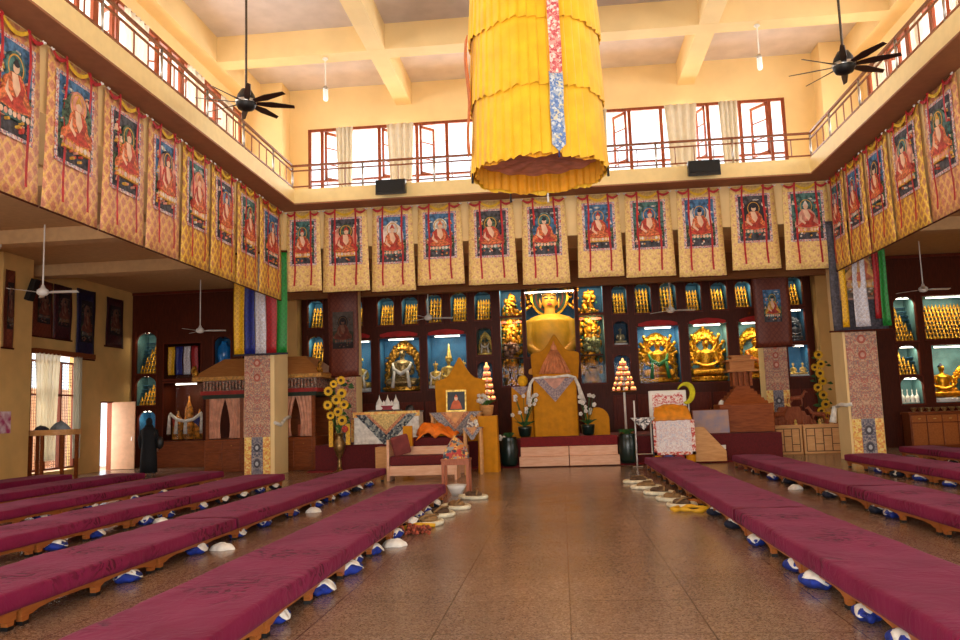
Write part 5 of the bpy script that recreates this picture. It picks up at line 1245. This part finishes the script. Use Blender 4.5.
for i,(a,b) in enumerate(((6.28,7.38),(7.42,8.6),(8.64,9.7))):
    q=thing('fretted_cabinet',['leftmost pale oak cabinet with fret pattern front, right of the wooden tower','middle pale oak cabinet with fret pattern front, touching the right pillar','pale oak cabinet with fret pattern front, hidden behind the right pillar'][i],'cabinet',((a+b)/2,26.2,0),0,'pale oak fretted cabinets')
    w=b-a; MB().box(-w/2,w/2,-.3,.3,0,.86).build('carcass',RBX,q,bevel=.01)
    g=MB(); L=.012; y0,y1=-.312,-.3
    xs=[-w/2+.08+(w-.16)*k/4 for k in range(5)]
    for x in xs: g.box(x-L,x+L,y0,y1,.08,.78)
    for k in range(4):
        z=.3 if k%2 else .55; g.box(xs[k],xs[k+1],y0,y1,z-L,z+L); z=.08+.0; g.box(xs[k],xs[k+1],y0,y1,.08-L,.08+L); g.box(xs[k],xs[k+1],y0,y1,.78-L,.78+L)
    g.build('fret_lines',mat('fret_groove','6c4420',.6),q)
    MB().box(-w/2-.02,w/2+.02,-.33,.32,.86,.9).build('top',RBX,q)
# carved horses / deer group
def quadruped(name,label,x,y,z,s,m,rot=0):
    g=MB()
    g.tube([(-.28*s,0,.42*s),(0,0,.44*s),(.25*s,0,.46*s)],[.1*s,.11*s,.1*s],10)
    g.tube([(.25*s,0,.48*s),(.36*s,0,.66*s),(.4*s,0,.76*s)],[.09*s,.06*s,.05*s],8); g.tube([(.38*s,0,.76*s),(.54*s,0,.7*s)],[.055*s,.03*s],8)
    for a in (-1,1):
        g.tube([(.23*s,a*.06*s,.4*s),(.25*s,a*.06*s,.22*s),(.23*s,a*.06*s,0)],[.05*s,.03*s,.025*s],8)
        g.tube([(-.27*s,a*.06*s,.42*s),(-.23*s,a*.06*s,.27*s),(-.31*s,a*.06*s,.18*s),(-.28*s,a*.06*s,0)],[.07*s,.045*s,.03*s,.025*s],8)
        g.ell((.4*s,a*.035*s,.83*s),(.015*s,.012*s,.04*s),6,5)
    g.tube([(-.37*s,0,.46*s),(-.45*s,0,.35*s),(-.46*s,0,.15*s)],[.03*s,.04*s,.02*s],8)
    o=g.build(name,m,loc=(x,y,z),rot=rot,remesh=s/45); tag(o,label,'carving','carved wooden animals on the fretted cabinets'); return o
CR=wood('carving_red_wood','84422a','a05a3a',.4)
o=MB(); 
for k in range(4): o.frustum((0,0),1.5-.28*k,.5-.05*k,1.4-.28*k,.45-.05*k,k*.14,.14+k*.14)
tag(o.build('carved_mount',CR,loc=(7.15,26.3,.9)),'stepped carved mountain block behind the wooden animals','carving')
quadruped('carved_horse','carved red wood horse, left one on the fretted cabinets',6.75,26.05,.9,.75,CR,.3)
quadruped('carved_horse','carved red wood horse, middle one on the fretted cabinets',7.35,26.1,1.46,.62,CR,-.2)
quadruped('carved_horse','carved red wood horse, right one on the fretted cabinets',7.95,26.05,.9,.7,CR,PI)
r=random.Random(4)
for k in range(9):
    g=MB(); g.lathe([(.05,0),(.06,.03),(.03,.08),(.045,.12),(.0,.18)],n=10)
    tag(g.build('carved_finial',CR if k%3 else GOLDL,loc=(6.5+k*.24,25.95,.9),smooth=True),'small turned ornament on the fretted cabinets front edge, %s from the left'%ORD[k],'ornament','small turned ornaments on the cabinets')

# ritual chair at right
t=thing('ritual_chair','white painted ritual chair with red ornament draped in white patterned cloth','chair',(3.02,22.9,0))
WPT=flecks('white_red_embroidery',['f0e8e4','e8dcdc','f4ece8','d8bcbc','ece0e0','c4c4d4','f0e8e8'],24,mirror=True)
MB().box(-.55,.5,.25,.33,.3,2.05).build('backrest',WPAINT,t,bevel=.03)
MB().prism([(-.45,1.35),(-.45,1.92),(-.3,1.98),(0,1.9),(.3,1.98),(.4,1.92),(.4,1.35)],.23,.25).build('backrest_panel',flecks('red_white_scroll',['e8dcd4','c84c4c','f0e4dc','e4c8bc'],26,mirror=True),t)
MB().box(-.5,.5,-.3,.25,.25,1.22).build('seat_box',mat('seat_box_dark','5c2420',.7),t)
MB().box(-.55,.57,-.335,-.31,.28,1.22).build('patterned_drape',WPT,t)
g=MB(); g.box(-.56,-.46,-.35,-.335,.28,1.22); g.box(.48,.58,-.35,-.335,.28,1.22); g.box(-.56,.58,-.35,-.335,.28,.36); g.build('drape_border',flecks('red_border',['c43c3c','e8c8b8','d05848','f0e0d8'],20),t)
for i,(x,m) in enumerate(((-.45,OCHRE),(-.15,mat('tile_blue','3c58a0',.7)),(.15,mat('tile_red','b83c48',.7)),(.45,OCHRE))):
    MB().lathe([(.12,.05),(.14,.12),(.13,.24),(.1,.28)],x,-.22,12).build('drum_foot',m,t,smooth=True)
t=thing('orange_cushion_cloth','orange cloth folded in a mound on the ritual chair seat','cloth',(3.02,22.85,1.22))
g=MB()
def fn(u,v):
    a=(u-.5)*1.05; return (a*(1-.25*v),-.3+.45*v,.42*math.sin(min(1,v*1.3)*PI/2)*(1-.3*abs(a))+.04*noise.noise((u*5,v*5,1)))
g.grid(fn,24,14); g.build('cloth',mat('orange_satin','e08c14',.6,bump=.3),t,solid=.04,smooth=True)
g=MB(); pts=[(-.0,-.3)]
outer=[(.26*math.cos(a),.32*math.sin(a)) for a in [PI*.9-PI*1.35*j/14 for j in range(15)]]; inner=[(-.06+.17*math.cos(a),-.03+.23*math.sin(a)) for a in [PI*.9-PI*1.35*j/14 for j in range(14,-1,-1)]]
g.prism(outer+inner,-.05,.05); o=g.build('yellow_crescent_hat',mat('lemon_felt','c8c010',.8,bump=.4),loc=(3.5,23.1,1.95),bevel=.02); o.rotation_euler=(0,.2,0)
tag(o,'lemon yellow crescent hat propped on the corner of the ritual chair','hat')
g=MB(); g.prism([(0,0),(.88,0),(.88,.28),(.3,.95),(0,.95)],-.04,.04); tag(g.build('sloped_side_panel',LIGHTW,loc=(3.6,22.95,.05),bevel=.01),'pale wood panel with sloped edge right of the ritual chair','panel')
t=thing('leaning_painting','faded pale landscape painting leaning on the dais','picture',(4.3,23.9,.79)); t.rotation_euler[0]=-.1
MB().box(-.5,.5,0,.03,0,.66).build('canvas',mat('faded_landscape','8c8498',.7,var=.3,scale=3,h2='b89484'),t); g=MB(); g.box(-.52,.52,-.01,.04,-.02,.0); g.box(-.52,.52,-.01,.04,.66,.68); g.box(-.52,-.5,-.01,.04,-.01,.67); g.box(.5,.52,-.01,.04,-.01,.67); g.build('picture_frame',MIDW,t)
# white poles with scarf table
t=thing('thin_stand','thin steel stand holding a small patterned cloth beside ritual chair','stand',(2.05,22.0,0))
MB().tube([(-.1,0,0),(-.1,0,1.3)],.022).build('pole',SILVER,t); MB().tube([(.35,0,0),(.35,0,1.15)],.02).build('pole',BLACK,t); MB().tube([(-.1,0,.35),(.35,0,.35)],.016).build('crossbar',SILVER,t); MB().tube([(-.1,0,1.3),(-.1,0,1.78)],.022).build('white_candle',WPAINT,t)
g=MB(); g.prism([(-.2,0),(.42,0),(.12,-.3)],-.06,-.04); g.box(-.2,.42,-.06,.25,0,.02); g.build('patterned_cloth',flecks('bw_cloth',['d8d4d0','48484c','a8a4a0','e8e0d8'],22),t,loc=(0,0,1.3))
MB().tube([(-.22,0,0.02),(.05,0,0.02)],.02).build('foot',SILVER,t)
o=MB().tube([(0,0,0),(0,0,1.0)],.022).build('white_candle',WPAINT,loc=(3.62,23.5,.785)); tag(o,'tall white candle behind the right side of the ritual chair','candle')
o=MB().box(-.1,.1,0,.02,0,.12).build('socket_plate',WPAINT,loc=(4.45,23.33,.35)); tag(o,'small white socket plate on the dais front','socket')
o=MB().box(-.06,.06,0,.02,0,.18).build('switch_plate',WPAINT,loc=(10.6,28.37,1.75)); tag(o,'white switch plate on the dark panel in the right aisle','switch')
mound(4.78,24.7,1.6,.2,.12,'small white object on the wooden tower base',WPAINT,2,'white_cup','cup')

# scarves on the pillars
g=MB(); g.tube([(-8.22,22.52,1.5),(-8.2,22.9,1.42),(-8.2,23.3,1.6),(-8.2,23.7,1.66)],.05,8); tag(g.build('pillar_scarf',WHITE,smooth=True),'white scarf tied round the left hall pillar','scarf')
g=MB(); g.tube([(7.76,22.5,1.5),(7.66,22.6,1.48),(7.64,23.0,1.5),(7.64,23.45,1.42)],.05,8); g.tube([(7.6,23.4,1.45),(7.52,23.4,1.0)],[.06,.1],8); tag(g.build('pillar_scarf',WHITE,smooth=True),'white scarf tied round the right hall pillar','scarf')

# ------------------------------------------------------------------ left wall: window, door, table, hangings
t=bpy.data.objects.new('window_13',None); COL.objects.link(t); t.location=(-15.9,23.87,.25); t.rotation_euler[2]=PI/2; struct(t)
f=MB(); 
for x in (-1.15,-.4,.35,1.1): f.box(x-.03 if x>-1.1 else x,x+.05,0,.12,0,3.4)
for z in (0,1.1,2.3,3.34): f.box(-1.15,1.15,.0,.12,z,z+.06)
f.build('window_frame',FRAME,t); MB().box(-1.1,1.1,.06,.07,.05,3.35).build('pane',WGLASS,t)
g=MB()
for k in range(24):
    x=-1.1+k*.095; g.box(x-.006,x+.006,.1,.11,.05,3.35)
for k in range(34): g.box(-1.1,1.1,.1,.11,.05+k*.1,.06+k*.1)
g.build('grille',mat('grille_iron','3c3028',.6),t)
curtain('curtain',1.2,3.3,'long sheer cream curtain on the left aisle window',(-15.75,23.3,3.85),PI/2,sheer('cream_sheer','e8dcc0'),6,.1,'curtains on the left aisle window')
curtain('curtain',.4,3.3,'narrow grey curtain at the far side of the aisle window',(-15.75,24.85,3.85),PI/2,sheer('grey_sheer','c0b8a4'),3,0,'curtains on the left aisle window')
g=MB(); g.box(-.12,.06,0,3.1,0,.16); tag(g.build('curtain_pelmet',MIDW,loc=(-15.78,22.7,3.82)),'brown wood pelmet above the left aisle window','pelmet')
t=bpy.data.objects.new('door_1',None); COL.objects.link(t); t.location=(-15.9,27.25,0); struct(t)
MB().box(-.02,.84,-.05,0,.02,2.38).build('door_leaf',mat('salmon_door_paint','eebc94',.5,var=.04),t); MB().tube([(.76,-.09,1.0),(.76,-.09,1.15)],.015).build('door_handle',SILVER,t)
g=MB(); g.box(-.22,0,-.8,-.76,0,2.4); g.box(-.22,0,-.02,.02,0,2.4); g.box(-.22,0,-.8,.02,2.36,2.41); g.build('door_frame',FRAME,t)
struct_box('floor_porch',(-19,-16.15,25.5,30,-.2,0),mat('porch_stone','c8a890',.8))
struct_box('wall_porch',(-19.2,-19,25,31,0,3),mat('porch_wall','e8b898',.8))
t=thing('side_table','tall rounded wooden table by the left aisle window','table',(-15.0,22.6+1.1,0))
t.location=(-15.05,22.5,0)
g=MB(); pts=[(.72,.4),(-.72,.4)]+[(.72*math.cos(a),.5*math.sin(a)) for a in [PI+PI*j/12 for j in range(13)]]
g.prism(pts,1.34,1.5,plane='xy'); g.build('tabletop',LIGHTW,t,bevel=.01)
for (x,y) in ((-.62,.3),(-.5,-.2),(0,-.4),(.5,-.2),(.62,.3)): MB().box(x-.04,x+.04,y-.04,y+.04,0,1.36).build('leg',MIDW,t)
mound(-14.75,22.5,1.5,.55,.25,'grey blue cloth heap on the tall window table',mat('greyblue_cloth','7c8890',.8,bump=.4),3)
mound(-15.35,22.5,1.5,.4,.12,'dark folded cloth on the near end of window table',mat('dark_cloth','2c2830',.8,bump=.4),4)
o=MB().box(-.02,.02,-.22,.22,-.3,.3).build('pinned_poster',[mat('magenta_poster','b03068',.6,h2='e8d0d8',scale=5)],loc=(-15.28,20.8,1.75)); tag(o,'small pink and white poster on the near left pilaster','poster')
DP=brocade('plum_brocade','38141c','4c1c24','2c1018',.2); DB=brocade('navy_brocade','1c1838','28204c','141028',.2)
for i,(y,w,z,h,m,lb) in enumerate([(23.1,1.0,6.1,1.75,BRB,'brown thangka above the left aisle window, nearer one'),(24.1,.95,6.1,1.75,DP,'dark plum thangka above the left aisle window, farther one'),(25.35,1.05,6.15,2.35,DB,'long navy edged thangka left of the side door'),(27.1,1.1,6.1,1.75,DP,'dark thangka hanging above the side door'),(20.75,.4,6.0,2.2,BRB,'brown thangka on the near left pilaster edge')]):
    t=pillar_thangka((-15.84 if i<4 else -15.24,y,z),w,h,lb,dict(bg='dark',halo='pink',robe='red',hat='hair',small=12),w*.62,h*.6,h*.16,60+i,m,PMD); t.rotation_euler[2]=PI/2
o=MB().box(-.08,.08,-.12,.12,-.32,.32).build('wall_speaker',BLACK,loc=(-15.12,21.55,5.55),bevel=.01); o.rotation_euler=(0,.35,0); tag(o,'slim black loudspeaker angled on the left pilaster','speaker')
t=thing('strip_light','white strip light fixed under the left aisle ceiling','light',(-13.6,17.5,6.0),PI/2); MB().tube([(-.6,0,0),(.6,0,0)],.03).build('tube',WPAINT,t); MB().box(-.62,.62,-.04,.04,.03,.1).build('housing',WPAINT,t); MB().tube([(0,0,.1),(0,0,.5)],.012).build('hanger',SILVER,t)

# ------------------------------------------------------------------ person in black
t=thing('person','person in black coat and headscarf walking away with a shoulder bag','person',(-12.6,23.6,0),.25)
g=MB()
for s in (-1,1):
    g.tube([(s*.09,0,.88),(s*.1,.02*s,.48),(s*.1,.05*s,.08)],[.095,.062,.045],10); g.ell((s*.1,.05*s+.05,.045),(.05,.12,.04),10,6)
    g.tube([(s*.19,0,1.38),(s*.24,0,1.1),(s*.23,.1,.86)],[.055,.045,.035],10); g.ell((s*.23,.13,.8),(.03,.035,.06),8,6)
    for k in range(4): g.tube([(s*(.215+.01*k),.12+.012*k,.78),(s*(.215+.01*k),.14+.01*k,.70+.006*abs(k-1.5))],.009,6)
    g.tube([(s*.2,.12,.8),(s*.185,.16,.75)],.01,6)
g.tube([(0,0,.85),(0,0,1.05),(0,0,1.3),(0,0,1.42),(0,0,1.5)],[.16,.14,.17,.14,.06],14)
g.tube([(0,0,1.45),(0,.01,1.56)],.055,10); g.ell((0,.02,1.63),(.075,.092,.11),14,10); g.ell((0,.115,1.62),(.012,.015,.02),6,5)
g.build('body',mat('skin','b07c5c',.6),t,remesh=.018)
g=MB(); g.lathe([(.25,.1),(.245,.5),(.22,.85),(.2,1.05),(.24,1.28),(.21,1.42),(.08,1.52)],n=24,sy=.85)
for s in (-1,1): g.tube([(s*.18,0,1.39),(s*.25,0,1.1),(s*.245,.1,.85)],[.075,.07,.06],12)
g.build('coat',BLACKCL,t,smooth=True)
g=MB(); g.ell((0,-.005,1.64),(.1,.105,.13),14,10); g.lathe([(.2,1.33),(.15,1.45),(.1,1.56)],n=18,sy=.75); g.build('headscarf',mat('black_scarf','08080c',.9),t,smooth=True)
g=MB(); g.ell((.33,-.05,1.0),(.12,.1,.2),14,10); g.tube([(.3,-.05,1.15),(.18,-.08,1.45),(-.05,0,1.46)],.015,6); g.build('shoulder_bag',mat('black_leather','101014',.5),t,smooth=True)

# ================================================================== BENCHES
def bench_proto():
    t=thing('low_bench','x','bench',(0,0,0)); w=.86; L=2.23
    MB().box(-w/2,w/2,0,L,.132,.168).build('bench_top',BENCHW,t)
    g=MB()
    for s in (-1,1):
        pr=[(0.02,.135),(.02,.07),(.16,.07),(.24,.095),(.42,.112),(L/2-.26,.112),(L/2-.1,.1),(L/2-.05,.08),(L/2+.05,.08),(L/2+.1,.1),(L/2+.26,.112),(L-.42,.112),(L-.24,.095),(L-.16,.07),(L-.02,.07),(L-.02,.135)]
        x=s*(w/2-.03); g.prism(pr,x-.018,x+.018,plane='yz')
    g.build('scalloped_apron',BENCHW,t)
    for s in (-1,1):
        for y in (.08,L/2,L-.08):
            x=s*(w/2-.045); g=MB(); g.frustum((x,y),.055,.075,.06,.12,.03,.15); g.frustum((x,y),.06,.08,.058,.078,0,.03,1); g.build('leg',[BENCHW,BLACK],t)
    return t
bp=bench_proto(); first=True; SEGS=[]
ROWS=[('L1',-2.65,3.3,14.9,'first row left of the aisle'),('L2',-4.85,3.3,19.8,'second row left of the aisle'),('L3',-7.05,5.9,18.7,'third row left of the aisle'),('L4',-9.25,9.5,20.3,'fourth row left of the aisle'),('L5',-11.45,12.7,20.4,'fifth row left of the aisle'),('L6',-13.6,16.3,20.6,'sixth row left of the aisle'),
 ('R1',2.54,3.3,21.3,'first row right of the aisle'),('R2',4.75,5.9,21.3,'second row right of the aisle'),('R3',7.25,10.8,20.5,'third row right of the aisle'),('R4',9.6,15.5,23.2,'fourth row right of the aisle')]
SE={'L1':[],'L2':[10.55],'L3':[13.75],'L4':[],'L5':[],'L6':[],'R1':[10.43],'R2':[12.9],'R3':[],'R4':[]}
def cushion(x,y0,y1,label,seed):
    w=.93; h0=.158; g=MB(); n=max(8,int((y1-y0)/.09))
    prof=[(-w/2,0),(-w/2-.006,.03),(-w/2-.002,.135),(-w/2+.012,.15),(-w/2+.04,.155)]+[(-w/2+.04+(w-.08)*k/14,.157) for k in range(1,14)]+[(w/2-.04,.155),(w/2-.012,.15),(w/2+.002,.135),(w/2+.006,.03),(w/2,0)]
    P=len(prof); vs=[];fs=[]
    for i in range(n+1):
        y=(y1-y0)*i/n; e=min(1,min(i,n-i)/1.0)
        for (px,pz) in prof:
            q=noise.noise((px*2.2+seed*5,y*1.4,seed))*.012+noise.noise((px*6+seed,y*5,3))*.005
            r=abs(noise.noise((px*3.2+y*1.3,y*2.6-px*2,seed+7)))
            if r<.06: q-=(.06-r)*.22*max(0,noise.noise((px,y*.8,seed+2))+.3)
            z=pz*(.94+.06*e)+(q if pz>.14 else 0)
            vs.append((px*(1 if e else .985)+(.006*noise.noise((y*2,pz*8,seed)) if pz<.14 else 0),y,h0+z))
    for i in range(n):
        for k in range(P-1): a=i*P+k; fs.append((a,a+1,a+P+1,a+P))
        fs.append((i*P+P-1,i*P,(i+1)*P,(i+1)*P+P-1))
    fs.append(tuple(range(P))); fs.append(tuple(n*P+k for k in range(P-1,-1,-1)))
    g.add(vs,fs); o=g.build('bench_cushion',VELVET,loc=(x,y0,0),smooth=True)
    tag(o,label,'cushion','maroon velvet cushions on the low benches')
sd=0
for code,x,y0,y1,nm in ROWS:
    L=2.23; n=max(1,math.ceil((y1-y0-.25)/2.25)); ys=[y1-.03-L-k*2.25 for k in range(n)]
    for k,y in enumerate(reversed(ys)):
        lb='low wooden bench, %s from the camera in %s'%(ORD[k],nm)
        if first: bp.location=(x,y,0); bp['label']=lb; bp['group']='low wooden benches under the maroon cushions'; first=False
        else: dup(bp,(x,y,0),0,lb,'low wooden benches under the maroon cushions')
    y00=min(ys)-.02; cuts=[y00]+SE[code]+[y1]
    for k in range(len(cuts)-1):
        sd+=1; lb='long maroon velvet bench cushion on the %s%s'%(nm,'' if len(cuts)==2 else [', nearer half',', farther half'][k])
        cushion(x,cuts[k]+(.035 if k else 0),cuts[k+1],lb,sd*1.7)

# ------------------------------------------------------------------ bundles under the benches
def bag_proto(kind):
    t=thing('cloth_bundle','x','bag'); r=random.Random(kind)
    g=MB()
    def fn(u,v):
        a=u*2*PI; t_=v*PI; rr=math.sin(t_)**.7; k=1+.12*math.sin(a*3+kind)+.05*math.sin(a*7)
        return (.12*rr*k*math.cos(a),.16*rr*k*math.sin(a),.062-.062*math.cos(t_)+.012*math.sin(a*5)*rr)
    g.grid(fn,28,10); g.build('bag_body',BAGBLUE if kind!=2 else mat('navy_cloth','161a30',.8,bump=.4,scale=12),t,smooth=True)
    g=MB()
    def fn(u,v):
        a=u*2*PI; q=v*(1+.16*math.sin(a*3+kind*2)+.1*math.sin(a*2+kind)); return (.115*q*math.cos(a)+.01*kind,.15*q*math.sin(a)-.01,.136-.05*q*q*q+.008*math.sin(a*5)*v)
    g.grid(fn,26,5); g.build('white_wrap',WHITE,t,solid=.008,smooth=True)
    if kind==1:
        for s in (-1,1): MB().ell((.06*s,-.14,.08),(.03,.05,.02),8,5).build('cloth_ear',BAGBLUE,t,smooth=True)
    return t
bags=[bag_proto(k) for k in range(3)]; used=[False]*3
def bag(x,y,k,rot,label,sc=1):
    if not used[k]: b=bags[k]; used[k]=True; b.location=(x,y,0); b.rotation_euler[2]=rot; b['label']=label; b['group']='cloth bundles tucked under the benches'
    else: b=dup(bags[k],(x,y,0),rot,label,'cloth bundles tucked under the benches',(sc,sc,sc))
    b['category']='bag'
r=random.Random(12)
BP={'L1':(1,[5.35,6.35,7.35,8.25,8.75,9.4,10.6,11.6,12.4,13.1,13.9]),'L2':(1,[8.0,9.6,10.9,11.9,13.1,14.3,15.3,16.2,17.2,18.3]),'L3':(1,[10.1,11.1,12.4,13.2,14.4,15.4,16.3,17.4,18.2]),'L4':(1,[13.2,14.6,16.0,17.2]),
    'R1':(-1,[5.6,6.3,7.4,8.1,9.6,10.9,12.2]),'R2':(-1,[9.3,11.6,12.1,14.1,16.6,17.5,19.3]),'R3':(-1,[14.2,15.4,16.6,17.6,18.6]),'R4':(-1,[18.5,20.5])}
cx_={c:x for c,x,_,_,_ in ROWS}; nm_={c:n for c,_,_,_,n in ROWS}
for c,(s,L) in BP.items():
    for i,y in enumerate(L):
        k=r.choice((0,0,1,2)) if y>9 else r.choice((0,1))
        bag(cx_[c]+s*(.36+r.uniform(-.04,.06)),y,k,r.uniform(-.5,.5),'%s cloth bundle under %s, %s from the camera'%('navy' if k==2 else 'blue',nm_[c],ORD[i]),r.uniform(.85,1.05))
# cream-rimmed bundles at the aisle
CRM=mat('cream_felt','e4dcc0',.85,bump=.2,scale=12); BRN=mat('brown_cloth','5c4430',.85,bump=.5,scale=10); TANC=mat('tan_cloth','8c6c44',.85,bump=.5,scale=10)
def ringbundle(x,y,label,m,s=1,rot=0):
    t=thing('rimmed_bundle',label,'bundle',(x,y,0),rot,'cream-rimmed round bundles beside the aisle')
    g=MB(); pts=[(.2*s*math.cos(a),.27*s*math.sin(a),.035) for a in [2*PI*j/24 for j in range(25)]]; g.tube(pts,.035*s,8,cap=False); g.build('cream_rim',CRM,t,smooth=True)
    MB().lathe([(.2*s,.01),(.2*s,.03)],n=20,sy=1.3).build('base',CRM,t)
    g=MB()
    def fn(u,v):
        a=u*2*PI; q=math.sin(v*PI)**.6*(1+.18*math.sin(a*3+x*9)); return (.125*s*q*math.cos(a),.16*s*q*math.sin(a),.07*s-.045*s*math.cos(v*PI)+.014*math.sin(a*5))
    g.grid(fn,24,8); g.build('cloth_fold',m,t,smooth=True)
    MB().tube([(-.12*s,-.2*s,.08*s),(.0,-.1*s,.14*s),(.14*s,.1*s,.12*s)],[.012,.022,.015],8).build('twisted_band',TANC,t,smooth=True)
for i,(x,y,m) in enumerate([(-2.02,11.8,TANC),(-1.98,12.75,BRN),(-1.85,13.7,TANC),(-1.72,15.2,BRN)]): ringbundle(x,y,'cream-rimmed brown bundle left of the aisle, %s counted from the camera'%ORD[i],m,1.05,.3*i)
for i,(x,y,m) in enumerate([(1.85,13.3,BRN),(1.8,14.2,TANC),(1.72,15.2,BRN),(1.6,16.3,TANC),(1.55,17.6,BRN)]): ringbundle(x,y,'cream-rimmed brown bundle right of the aisle, %s counted from the camera'%ORD[i],m,1.05,.4*i)
g=MB(); rr=random.Random(2)
for k in range(60): a=rr.uniform(0,6.28); q=rr.uniform(0,.2); g.ell((q*math.cos(a),q*1.2*math.sin(a),rr.uniform(.02,.1)),(.03,.03,.03),6,4)
tag(g.build('red_tassel_heap',mat('brick_red_tassel','a04830',.8,var=.4,scale=20),loc=(-2.02,10.9,0),smooth=True),'heap of brick red tassels on the floor left of the aisle','tassels')
def ringf(r0,m,label,x,y):
    g=MB(); pts=[(r0*1.25*math.cos(a),r0*math.sin(a)*.8,.05) for a in [2*PI*j/24 for j in range(25)]]; pts=[(p[0]*(1+.12*math.sin(k*1.7)),p[1],.035+.015*math.sin(k*1.3)) for k,p in enumerate(pts[:-1])]; pts.append(pts[0]); g.tube(pts,[.03+.012*math.sin(k*2.1) for k in range(24)]+[.03],8,cap=False); tag(g.build('silk_scarf',m,loc=(x,y,0),smooth=True),label,'scarf')
ringf(.24,mat('yellow_sash_silk','e0a818',.6,bump=.3),'coiled yellow silk scarf on the floor at the right bench edge',1.95,12.75)
g=MB(); g.tube([(-.3,0,.03),(0,.1,.06),(.3,.02,.03)],.04,8); tag(g.build('silk_scarf',mat('orange_sash_silk','c8742c',.7),loc=(2.05,13.4,0),smooth=True),'rumpled orange scarf against the right bench','scarf')
g=MB(); g.tube([(-.2,-.1,.03),(0,.1,.05),(.25,.12,.03)],.03,8); tag(g.build('yellow_rope',mat('yellow_sash_silk','e0a818',.6),loc=(-2.1,11.35,0),smooth=True),'short yellow rope beside the red tassels','rope')
for i,(x,y,w,lb) in enumerate([(-2.12,9.95,.34,'white cloth heap at the edge of the first left row, nearest'),(-4.3,13.6,.3,'white cloth heap under the second left row'),(-4.3,8.6+1.3,.35,'white cloth heap under the second left row, nearer one'),(-6.5,12.6,.3,'white cloth heap under the third left row'),(4.25,15.6,.3,'white cloth heap beside the second right row')]):
    mound(x,y,0,w*.85,.08,lb,WHITE,i,'white_cloth')

bpy.context.view_layer.update()
